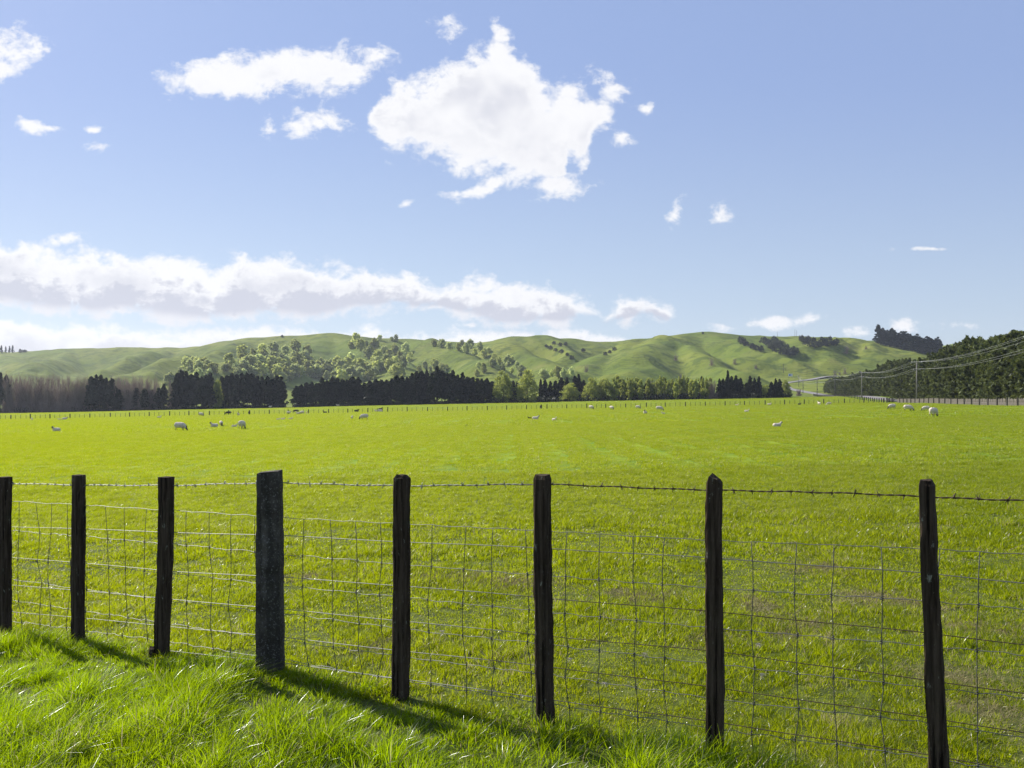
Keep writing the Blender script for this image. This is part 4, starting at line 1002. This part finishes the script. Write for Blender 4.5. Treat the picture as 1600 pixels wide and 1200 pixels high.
# ------------------------------------------------------------------ sheep and cattle
def animal_mesh(name, pose, wool, face, woolly=1.0, cow=False):
    """one continuous body: overlapping shapes fused by a voxel remesh, coloured by region"""
    m = MB()
    def ell(c, r, n=12, k=10, tilt=0.0):
        ct, st = math.cos(tilt), math.sin(tilt); rings = []
        for i in range(1, n):
            a = math.pi*i/n; ring = []
            for j in range(k):
                b_ = 2*math.pi*j/k; x = -r[0]*math.cos(a); y = r[1]*math.sin(a)*math.cos(b_); z = r[2]*math.sin(a)*math.sin(b_)
                ring.append((c[0]+x*ct-z*st, c[1]+y, c[2]+x*st+z*ct))
            rings.append(ring)
        m.ring_loft(rings)
    def leg(p, q, s_, r0=0.05, r1=0.028): m.tube([p, q, s_], [r0, r1*1.15, r1], 8)
    w = woolly
    if pose in ('graze', 'stand', 'away'):
        ell((0, 0, 0.56), (0.50, 0.235*w, 0.25*w)); ell((-0.28, 0, 0.58), (0.24, 0.225*w, 0.24*w)); ell((0.25, 0, 0.55), (0.25, 0.205*w, 0.235*w))
        for sx_, sy_ in ((-1, -1), (-1, 1), (1, -1), (1, 1)):
            hx = -0.33 if sx_ < 0 else 0.30
            kn = (hx-0.05, sy_*0.12, 0.24) if sx_ < 0 else (hx+0.01, sy_*0.11, 0.20)
            leg((hx+(0.05 if sx_ < 0 else 0), sy_*0.12, 0.45), kn, (hx+(0.01 if sx_ < 0 else 0), sy_*0.12, 0.0), 0.08, 0.03)
        m.tube([(-0.48, 0, 0.66), (-0.55, 0, 0.52), (-0.545, 0, 0.40)], [0.05, 0.04, 0.025], 8)
        if pose == 'graze':
            m.tube([(0.36, 0, 0.58), (0.55, 0, 0.42), (0.66, 0, 0.24)], [0.17*w, 0.125*w, 0.085], 10)
            m.tube([(0.64, 0, 0.27), (0.72, 0, 0.15), (0.77, 0, 0.05)], [0.088, 0.07, 0.045], 10)
            for s_ in (-1, 1): m.tube([(0.62, s_*0.06, 0.25), (0.60, s_*0.15, 0.23)], [0.035, 0.02], 6)
        else:
            m.tube([(0.36, 0, 0.62), (0.50, 0, 0.76), (0.58, 0, 0.88)], [0.17*w, 0.12*w, 0.085], 10)
            m.tube([(0.54, 0, 0.91), (0.66, 0, 0.87), (0.77, 0, 0.80)], [0.085, 0.075, 0.045], 10)
            for s_ in (-1, 1): m.tube([(0.56, s_*0.06, 0.93), (0.53, s_*0.16, 0.92)], [0.035, 0.02], 6)
    else:   # lying, legs folded
        ell((0, 0, 0.24), (0.50, 0.27*w, 0.24*w)); ell((-0.25, 0, 0.25), (0.27, 0.27*w, 0.24*w)); ell((0.22, 0, 0.25), (0.27, 0.24*w, 0.25*w))
        for s_ in (-1, 1):
            m.tube([(0.30, s_*0.15, 0.14), (0.52, s_*0.17, 0.06), (0.36, s_*0.20, 0.035)], [0.06, 0.035, 0.03], 8)
            m.tube([(-0.30, s_*0.2, 0.12), (-0.08, s_*0.29, 0.06), (-0.30, s_*0.30, 0.035)], [0.09, 0.04, 0.03], 8)
        m.tube([(0.32, 0, 0.34), (0.46, 0, 0.50), (0.52, 0, 0.62)], [0.16*w, 0.115*w, 0.08], 10)
        m.tube([(0.48, 0, 0.65), (0.60, 0, 0.61), (0.71, 0, 0.54)], [0.085, 0.072, 0.043], 10)
        for s_ in (-1, 1): m.tube([(0.50, s_*0.06, 0.67), (0.47, s_*0.15, 0.66)], [0.035, 0.02], 6)
    tmp = m.build('tmp', [wool, face]); md = tmp.modifiers.new('r', 'REMESH'); md.mode = 'VOXEL'; md.voxel_size = 0.022; md.use_smooth_shade = True
    ms = tmp.modifiers.new('s', 'SMOOTH'); ms.factor = 0.5; ms.iterations = 4
    dg = bpy.context.evaluated_depsgraph_get(); dg.update(); me = bpy.data.meshes.new_from_object(tmp.evaluated_get(dg)); me.name = name
    old = tmp.data; bpy.data.objects.remove(tmp); bpy.data.meshes.remove(old)
    me.materials.clear(); me.materials.append(wool); me.materials.append(face)
    nv = len(me.vertices); co = np.zeros(nv*3, dtype=np.float32); me.vertices.foreach_get('co', co); co = co.reshape(-1, 3)
    # lumpy fleece
    r_ = np.random.default_rng(2); ph = r_.random(9)*6
    lump = sum(np.sin(co @ np.array(q)+p_) for q, p_ in zip([(31, 7, 11), (5, 37, 13), (11, 9, 41), (-23, 29, 17), (19, -31, 27)], ph))*0.0035
    nrm = np.zeros(nv*3, dtype=np.float32); me.vertices.foreach_get('normal', nrm); co2 = co+nrm.reshape(-1, 3)*lump[:, None]
    me.vertices.foreach_set('co', co2.astype(np.float32).ravel())
    cen = np.zeros(len(me.polygons)*3, dtype=np.float32); me.polygons.foreach_get('center', cen); cen = cen.reshape(-1, 3)
    if pose in ('graze', 'away'): mask = (cen[:, 2] < 0.27) & ((cen[:, 0] > 0.60) | (cen[:, 0] < 0.5)) | (cen[:, 0] > 0.64)
    elif pose == 'stand': mask = (cen[:, 2] < 0.28) | (cen[:, 0] > 0.60) & (cen[:, 2] > 0.7)
    else: mask = (cen[:, 0] > 0.54) & (cen[:, 2] > 0.45) | (cen[:, 2] < 0.07) & (np.abs(cen[:, 1]) > 0.17)
    me.polygons.foreach_set('material_index', mask.astype(np.int32)); me.polygons.foreach_set('use_smooth', [True]*len(me.polygons)); me.update()
    return me
AN = {}
for pose in ('graze', 'stand', 'lie'):
    AN['sheep_'+pose] = animal_mesh('sheep_'+pose, pose, M['wool'], M['face'], 1.1)
    AN['lamb_'+pose] = animal_mesh('lamb_'+pose, pose, M['wool'], M['paleface'], 0.82)
    AN['black_'+pose] = animal_mesh('black_'+pose, pose, M['black'], M['black'], 0.85 if pose != 'lie' else 0.95)
FULL = {'graze': 0.82, 'stand': 1.0, 'lie': 0.72}
LEN = {'graze': 1.3, 'stand': 1.3, 'lie': 1.2}
# (column, row of the feet, height in pixels, kind, pose, heading in degrees, label); heading 0 faces right, 90 away, 180 left, 270 towards the camera
FLOCK = [
 (50, 656.5, 4.6, 'lamb', 'lie', 300, 'tiny lone lamb lying near the far fence, first animal from the left'),
 (93, 656.5, 3.6, 'lamb', 'lie', 180, 'flat lying lamb touching a sheep by the far fence under the bare trees'),
 (101, 656, 5.2, 'sheep', 'lie', 20, 'small sheep lying beside a flat lamb under the bare trees'),
 (88, 674.5, 9, 'sheep', 'lie', 250, 'white sheep lying alone nearest the fence on the left side of the field'),
 (248.5, 653, 4.2, 'lamb', 'lie', 40, 'tiny pale lamb lying alone beyond the big grazing ewe'),
 (281, 673.5, 14, 'sheep', 'graze', -8, 'large dark-faced ewe grazing side-on in the left half of the field'),
 (314, 650.5, 6, 'sheep', 'graze', -20, 'small sheep grazing at the far fence beyond the lying pair'),
 (335, 667.5, 8.5, 'sheep', 'lie', 230, 'sheep lying close beside a small grazing sheep'),
 (345.5, 666, 8.5, 'sheep', 'graze', 300, 'small grazing sheep next to the lying one'),
 (357, 648.5, 6.5, 'black', 'graze', 200, 'black sheep by the far fence above the lying pair'),
 (366, 667.5, 6, 'lamb', 'lie', 20, 'pale lamb lying beside the upright ewe seen from behind'),
 (378, 670.5, 13.5, 'sheep', 'graze', 85, 'plump ewe seen from behind beside a lying lamb'),
 (372.5, 650, 6, 'lamb', 'stand', 265, 'small pale lamb between two black sheep at the far fence'),
 (389.5, 648, 7, 'black', 'stand', 300, 'black sheep nearest the gap in the pines at the far fence'),
 (434.5, 656, 3.6, 'lamb', 'lie', 10, 'first lamb of the low lying trio below the gap'),
 (442, 656, 4.4, 'sheep', 'lie', 350, 'ewe lying in the middle of the low trio below the gap'),
 (454, 655.5, 4.4, 'lamb', 'lie', 10, 'lamb with raised head, last of the low lying trio below the gap'),
 (451, 647.5, 6, 'sheep', 'stand', 350, 'blocky pale sheep standing at the far fence below the gap'),
 (462.5, 645, 7.4, 'black', 'graze', 190, 'black animal grazing behind the sheep cluster below the gap'),
 (466, 647, 4.6, 'lamb', 'lie', 200, 'small lamb at the left end of the sheep cluster on the far fence'),
 (472, 647.5, 5.6, 'sheep', 'graze', 170, 'pale grazing sheep in the middle of the far fence cluster'),
 (479, 647, 4.8, 'lamb', 'stand', 280, 'little lamb at the right end of the far fence cluster'),
 (508, 645.5, 4.2, 'black', 'lie', 180, 'small black lamb lying alone at the far fence'),
 (550, 655.5, 6.8, 'lamb', 'stand', 90, 'upright narrow lamb beside the roundish ewe'),
 (569.5, 656, 9.4, 'sheep', 'graze', 205, 'roundish ewe with its head down beside an upright lamb'),
 (557, 643.5, 5.2, 'black', 'lie', 0, 'low black animal lying along the far fence'),
 (588, 643, 3.8, 'lamb', 'lie', 180, 'tiny lamb lying beside the sheep with a black one behind'),
 (594, 643.5, 5.8, 'sheep', 'lie', 180, 'pale sheep lying in front of a black one at the far fence'),
 (594.5, 640.5, 5, 'black', 'lie', 340, 'black animal directly behind a pale lying sheep'),
 (845, 639.2, 8.4, 'black', 'stand', 275, 'black sheep standing upright in line with the far fence'),
 (836.5, 655.5, 7, 'sheep', 'lie', 350, 'long pale ewe lying below the upright black sheep'),
 (828, 654.5, 4, 'black', 'lie', 185, 'small dark lamb lying at the rump of the long pale ewe'),
 (866, 657, 6, 'lamb', 'lie', 310, 'white-chested lamb lying alone just beyond the long pale ewe'),
 (923.5, 640, 6.6, 'sheep', 'graze', 310, 'sheep grazing at the far fence, first of the spaced three'),
 (955.5, 640.5, 6.4, 'sheep', 'graze', 300, 'sheep grazing at the far fence, middle of the spaced three'),
 (996.5, 639, 5.6, 'sheep', 'graze', 330, 'sheep grazing at the far fence, last of the spaced three'),
 (1008, 646.5, 6.6, 'sheep', 'lie', 250, 'humped sheep lying below the far fence near a grazing ewe'),
 (1030, 642, 7.6, 'sheep', 'graze', -15, 'ewe grazing directly above a flat lying lamb'),
 (1036.5, 646.8, 3.8, 'lamb', 'lie', 185, 'flat lamb lying under the grazing ewe'),
 (1151, 633.8, 3.6, 'lamb', 'lie', 0, 'tiny pale lamb lying against the far fence past the poplars'),
 (1166.5, 643.5, 5, 'lamb', 'lie', 330, 'small lamb lying alone in open grass past the poplars'),
 (1202, 633, 4, 'sheep', 'lie', 350, 'small sheep lying against the far fence below the last pines'),
 (1214, 667, 9, 'sheep', 'lie', 0, 'white sheep lying side-on with raised head, alone in the right part of the field'),
 (1249, 632.5, 3.4, 'black', 'lie', 0, 'tiny dark lamb lying against the far fence below the road bend'),
 (1280, 633.5, 6.8, 'lamb', 'stand', 100, 'pale lamb standing at the far fence below the road'),
 (1295.5, 633.5, 5.6, 'lamb', 'graze', 180, 'pale sheep grazing at the far fence next to the standing lamb'),
 (1394, 639.5, 8.6, 'sheep', 'graze', 188, 'ewe grazing head down below the farm gate'),
 (1418.5, 642.5, 10, 'sheep', 'graze', -8, 'ewe grazing below the pale power pole, head pointing away from the gate'),
 (1447, 642.5, 8.4, 'sheep', 'graze', 180, 'ewe partly hidden behind the biggest sheep'),
 (1458.5, 651.3, 14.5, 'sheep', 'graze', 35, 'biggest woolly ewe, grazing in front of another near the palings'),
 (422, 636.5, 4.4, 'sheep', 'stand', 0, 'pale sheep standing just beside the gap in the pines'),
 (528, 635.5, 4.4, 'lamb', 'stand', 200, 'small pale sheep in the shade under the long pine run'),
]
for (px, fy, hp, kd, pose, head, lab) in FLOCK:
    x, y, z = ground_hit(px, fy, 10, 400)
    y = min(y, 318); x = px_x(px, y); z = h1(x, y)
    s_ = hp*y/F/FULL[pose]; s_ = min(max(s_, 0.35), 1.25)
    o = link('sheep', AN[kd+'_'+pose], None, (x, y, z-0.01)); o.rotation_euler = (0, 0, R(head)); o.scale = (s_, s_, s_)
    cat = 'lamb' if 'lamb' in lab.split(' lying')[0] and kd != 'sheep' else 'sheep'
    tag(o, lab, cat, 'flock grazing the pasture')
for (px, Y, sc, head, lab) in ((428, 322, 1.5, 0, 'black cow lying in pine shade just before the gap'), (433, 323, 1.4, 180, 'second black cow lying in pine shade by the gap'), (510, 321, 1.5, 5, 'black cow lying in shade past the gap, nearer it'), (541, 320, 1.5, 0, 'black cow lying in shade past the gap, second of three'), (551, 321, 1.6, 180, 'black cow lying in shade past the gap, farthest of three')):
    x = px_x(px, Y); o = link('cow', AN['black_lie'], None, (x, Y, h1(x, Y))); o.rotation_euler = (0, 0, R(head)); o.scale = (sc*1.3, sc, sc*.9); tag(o, lab, 'cow', 'cattle resting under the pines')

# ------------------------------------------------------------------ grass
def blades(P, hgt, wid, r, bend=0.5, wind=(0.5, -0.1), segs=3, out_=None):
    """P (n,2) or (n,3) roots; curved tapering blades"""
    n = len(P); a = r.random(n)*6.283
    lx = np.cos(a)*bend*r.random(n)+wind[0]*(0.5+r.random(n)); ly = np.sin(a)*bend*r.random(n)+wind[1]*(0.5+r.random(n))
    if out_ is not None: lx = lx*0.45+out_[:, 0]; ly = ly*0.45+out_[:, 1]
    f = r.random(n)*6.283; wx, wy = np.cos(f), np.sin(f)
    base = np.zeros((n, 3)); base[:, :P.shape[1]] = P
    V = np.zeros((n, (segs+1)*2, 3)); 
    for i in range(segs+1):
        t_ = i/segs; q = t_**1.8
        c = base+np.stack([lx*hgt*q, ly*hgt*q, hgt*(t_-0.28*np.hypot(lx, ly)*q)], 1)
        w = wid*(1-t_)**0.7*0.5+wid*0.03
        V[:, 2*i, 0] = c[:, 0]-wx*w; V[:, 2*i, 1] = c[:, 1]-wy*w; V[:, 2*i, 2] = c[:, 2]
        V[:, 2*i+1, 0] = c[:, 0]+wx*w; V[:, 2*i+1, 1] = c[:, 1]+wy*w; V[:, 2*i+1, 2] = c[:, 2]
    idx = np.arange(n)[:, None]*(segs+1)*2
    Q = np.stack([np.stack([idx[:, 0]+2*i, idx[:, 0]+2*i+1, idx[:, 0]+2*i+3, idx[:, 0]+2*i+2], 1) for i in range(segs)], 1).reshape(-1, 4)
    return V.reshape(-1, 3), Q
def grass_variants(prefix, nvar, size, n, h0, h1_, w, seed, mat, bend=0.7, con=1.0):
    c = bpy.data.collections.new(prefix)
    for v in range(nvar):
        r = np.random.default_rng(seed+v); P = (r.random((int(n*1.6), 2))-0.5)*size*1.04
        # tufted: height and density follow a patchy field
        q = vnoise(P[:, 0]+v*17, P[:, 1]+v*5, size*0.16)+0.6*vnoise(P[:, 0]+v*7, P[:, 1]-v*11, size*0.07)
        keep = r.random(len(P)) < np.clip(0.74+1.3*con*q, 0.10, 1); P = P[keep][:n]; q = q[keep][:n]
        hg = (h0+(h1_-h0)*r.random(len(P))**1.5)*np.clip(1+1.6*con*q, 0.25, 2)
        V, Q = blades(P, hg, w*(0.6+0.8*r.random(len(P))), r, bend, (0.35, -0.05), 3 if size < 1 else 2)
        o = bpy.data.objects.new('%s_%02d' % (prefix, v), fast_mesh(prefix, V, Q, mat)); c.objects.link(o)
    return c
def gn_scatter(name, pts, rots, scl, coll, mat):
    """one grass object: tufts instanced on its own points"""
    me = bpy.data.meshes.new(name); me.vertices.add(len(pts)); me.vertices.foreach_set('co', np.asarray(pts, dtype=np.float32).ravel())
    for nm, arr in (('rz', rots), ('sc', scl)):
        at = me.attributes.new(nm, 'FLOAT', 'POINT'); at.data.foreach_set('value', np.asarray(arr, dtype=np.float32))
    me.update(); o = link(name, me)
    ng = bpy.data.node_groups.new(name, 'GeometryNodeTree')
    ng.interface.new_socket('Geometry', in_out='INPUT', socket_type='NodeSocketGeometry'); ng.interface.new_socket('Geometry', in_out='OUTPUT', socket_type='NodeSocketGeometry')
    N, L = ng.nodes, ng.links; gi = N.new('NodeGroupInput'); go = N.new('NodeGroupOutput'); ip = N.new('GeometryNodeInstanceOnPoints')
    ci = N.new('GeometryNodeCollectionInfo'); ci.inputs['Collection'].default_value = coll; ci.inputs['Separate Children'].default_value = True; ci.inputs['Reset Children'].default_value = True
    L.new(gi.outputs[0], ip.inputs['Points']); L.new(ci.outputs[0], ip.inputs['Instance']); ip.inputs['Pick Instance'].default_value = True
    rv = N.new('FunctionNodeRandomValue'); rv.data_type = 'INT'
    for s_ in rv.inputs:
        if s_.name == 'Max' and s_.type == 'INT': s_.default_value = len(coll.objects)-1
        if s_.name == 'Min' and s_.type == 'INT': s_.default_value = 0
    ro = [s_ for s_ in rv.outputs if s_.type == 'INT'][0]; L.new(ro, ip.inputs['Instance Index'])
    def attr(nm):
        a = N.new('GeometryNodeInputNamedAttribute'); a.data_type = 'FLOAT'; a.inputs['Name'].default_value = nm; return a.outputs[0]
    cx = N.new('ShaderNodeCombineXYZ'); L.new(attr('rz'), cx.inputs[2])
    L.new(cx.outputs[0], ip.inputs['Rotation'])
    L.new(attr('sc'), ip.inputs['Scale'])
    L.new(ip.outputs[0], go.inputs[0])
    md = o.modifiers.new('grass', 'NODES'); md.node_group = ng
    return o
def cells(y0, y1, size, margin):
    out_ = []; 
    ny = int(math.ceil((y1-y0)/size))
    for j in range(ny):
        y = y0+(j+.5)*size; xm = 0.643*1.06*(y+size)+margin; nx = int(math.ceil(xm/size))
        xs_ = (np.arange(-nx, nx)+.5)*size; out_.append(np.stack([xs_, np.full(len(xs_), y)], 1))
    return np.concatenate(out_)
def field_layer(name, coll, P, size, seed, label, behind=None):
    r = np.random.default_rng(seed)
    if behind is not None: P = P[behind(P)]
    P = P+(r.random(P.shape)-0.5)*size*0.1
    z = H(P[:, 0], P[:, 1]); n = len(P)
    o = gn_scatter(name, np.column_stack([P, z]), r.normal(size=n)*0.22, 1+0.25*(r.random(n)-0.5), coll, None)
    tag(o, label, 'grass', None, 'stuff'); return o
def is_field(P): return (P[:, 1] > 3.85-0.55*P[:, 0]-0.12)
def inside_fences(P): return (P[:, 0] < 70+0.30*(P[:, 1]-110)+1.0)
def tufts(C, per, rad, r):
    n = len(C); k = np.maximum(1, (per*(0.4+1.2*r.random(n))).astype(int)); I = np.repeat(np.arange(n), k)
    off = r.normal(size=(len(I), 2))*(rad*(0.6+0.8*r.random(n)))[I][:, None]
    return C[I]+off, off/rad, I
def near_field():
    r = np.random.default_rng(5); n = 36000
    Y = 1.4*(11.5/1.4)**r.random(n*2); C = np.stack([(r.random(n*2)*2-1)*(0.643*1.13*Y+2.6), Y], 1)
    C = C[C[:, 1] > 3.85-0.55*C[:, 0]-0.10]
    hN = vnoise(C[:, 0], C[:, 1], 0.42)+0.6*vnoise(C[:, 0]+5, C[:, 1], 0.17)+0.5*vnoise(C[:, 0], C[:, 1]+9, 1.4)
    w = worn(C[:, 0], C[:, 1]); keep = r.random(len(C)) > w*0.8; C = C[keep]; hN = hN[keep]; w = w[keep]
    P, out_, I = tufts(C, 22, 0.022, r); n = len(P); d = P[:, 1]
    P += out_*0.022*((d/4)[:, None]-1)*0.8
    hg = (0.018+0.038*r.random(n)**1.4)*np.clip(1+1.6*hN[I], 0.30, 3.0)*(1-0.3*w[I])*np.clip(d/7, 1, 1.3)
    V, Q = blades(np.column_stack([P, H(P[:, 0], P[:, 1])]), hg, 0.0030*(0.6+0.8*r.random(n))*np.clip(d/4.0, 0.9, 2.2), r, 0.9, (0.30, -0.05), 3, out_*0.55)
    tag(link('field_grass', fast_mesh('field_grass', V, Q, M['field_grass'])), 'short tufted pasture grass just behind the wire fence', 'grass', None, 'stuff')
near_field()
def dry_blades():
    r = np.random.default_rng(15); P = []
    for (a, b_, rx, ry) in WORN:
        n = int(2600*rx*ry/0.06*0.5); P.append(np.stack([a+r.normal(size=n)*rx*0.6, b_+r.normal(size=n)*ry*0.6], 1))
    P = np.concatenate(P); P = P[is_field(P)]; n = len(P); d = P[:, 1]
    V, Q = blades(np.column_stack([P, H(P[:, 0], P[:, 1])+0.004]), 0.012+0.022*r.random(n), 0.0028*(0.6+0.8*r.random(n))*np.clip(d/4.0, 0.9, 2.0), r, 1.8, (0.3, 0), 3)
    m = leaf_mat('dry_grass', (0.16, 0.13, 0.055), (0.34, 0.29, 0.15), (0.34, 0.30, 0.12), 0.35, 0.6, 0.2, 0.0)
    tag(link('dry_grass', fast_mesh('dry_grass', V, Q, m)), 'dry straw-coloured grass lying in the worn spots behind the fence', 'grass', None, 'stuff')
dry_blades()
cA = grass_variants('short_tufts', 8, 0.6, 2600, 0.020, 0.055, 0.0040, 200, M['field_grass'], 1.0)
cB = grass_variants('mid_tufts', 6, 1.6, 4500, 0.025, 0.065, 0.007, 300, M['field_grass'], 0.9, 0.6)
cC = grass_variants('far_tufts', 5, 5.0, 4200, 0.05, 0.12, 0.022, 400, M['field_grass'], 0.9, 0.5)
field_layer('field_grass', cA, cells(10.8, 19.0, 0.6, 5), 0.6, 1, 'short sunlit pasture grass a little way into the field', is_field)
field_layer('field_grass', cB, cells(18.6, 62, 1.6, 9), 1.6, 2, 'mown-looking bright pasture grass in the middle of the field', inside_fences)
field_layer('field_grass', cC, cells(61, 336, 5.0, 16), 5.0, 3, 'distant yellow-green pasture grass reaching the tree line', inside_fences)
# verge: long rough grass between the camera and the fence
def verge():
    r = np.random.default_rng(77); n = 31000
    C = np.stack([r.random(n)*13.5-8.5, r.random(n)*7.0+1.2], 1)
    s_ = (3.85-0.55*C[:, 0]-C[:, 1])/1.14                         # distance in front of the fence line
    q = vnoise(C[:, 0]+9, C[:, 1]+3, 0.36)+0.6*vnoise(C[:, 0], C[:, 1], 0.15); q2 = vnoise(C[:, 0]+40, C[:, 1], 0.9)
    vis = (C[:, 1] > 1.5) & (np.abs(C[:, 0]) < 0.643*1.15*C[:, 1]+2.2)
    keep = (s_ > -0.07+0.10*q) & vis & (r.random(n) < np.clip(0.80+0.9*q, 0.22, 1)); C = C[keep]; s_ = s_[keep]; q = q[keep]; q2 = q2[keep]
    P, out_, I = tufts(C, 42, 0.035, r); n = len(P)
    hg = (0.036+0.066*r.random(n)**1.3)*(1+2.1*q+1.0*q2)[I]*np.clip(0.8+0.4*s_[I], 0.8, 1.1)
    V, Q = blades(np.column_stack([P, H(P[:, 0], P[:, 1])]), np.clip(hg, 0.035, 0.22), 0.0038*(0.6+0.9*r.random(n)), r, 0.95, (0.62, -0.12), 4, out_*0.45)
    o = link('verge_grass', fast_mesh('verge_grass', V, Q, M['verge_grass'])); tag(o, 'long wind-bent grass on the verge in front of the fence', 'grass', None, 'stuff')
verge()

# ------------------------------------------------------------------ haze
hz = MB(); hz.box((0, 705, 55), (2420, 1830, 190))
m, T = new_mat('haze'); pv = T.n('ShaderNodeVolumePrincipled'); pv.inputs['Color'].default_value = (0.80, 0.87, 1.0, 1)
pv.inputs['Density'].default_value = 0.00010; pv.inputs['Anisotropy'].default_value = 0.3
T.L.new(pv.outputs[0], T.n('ShaderNodeOutputMaterial').inputs['Volume'])
tag(hz.build('haze', m), None, None, None, 'stuff')
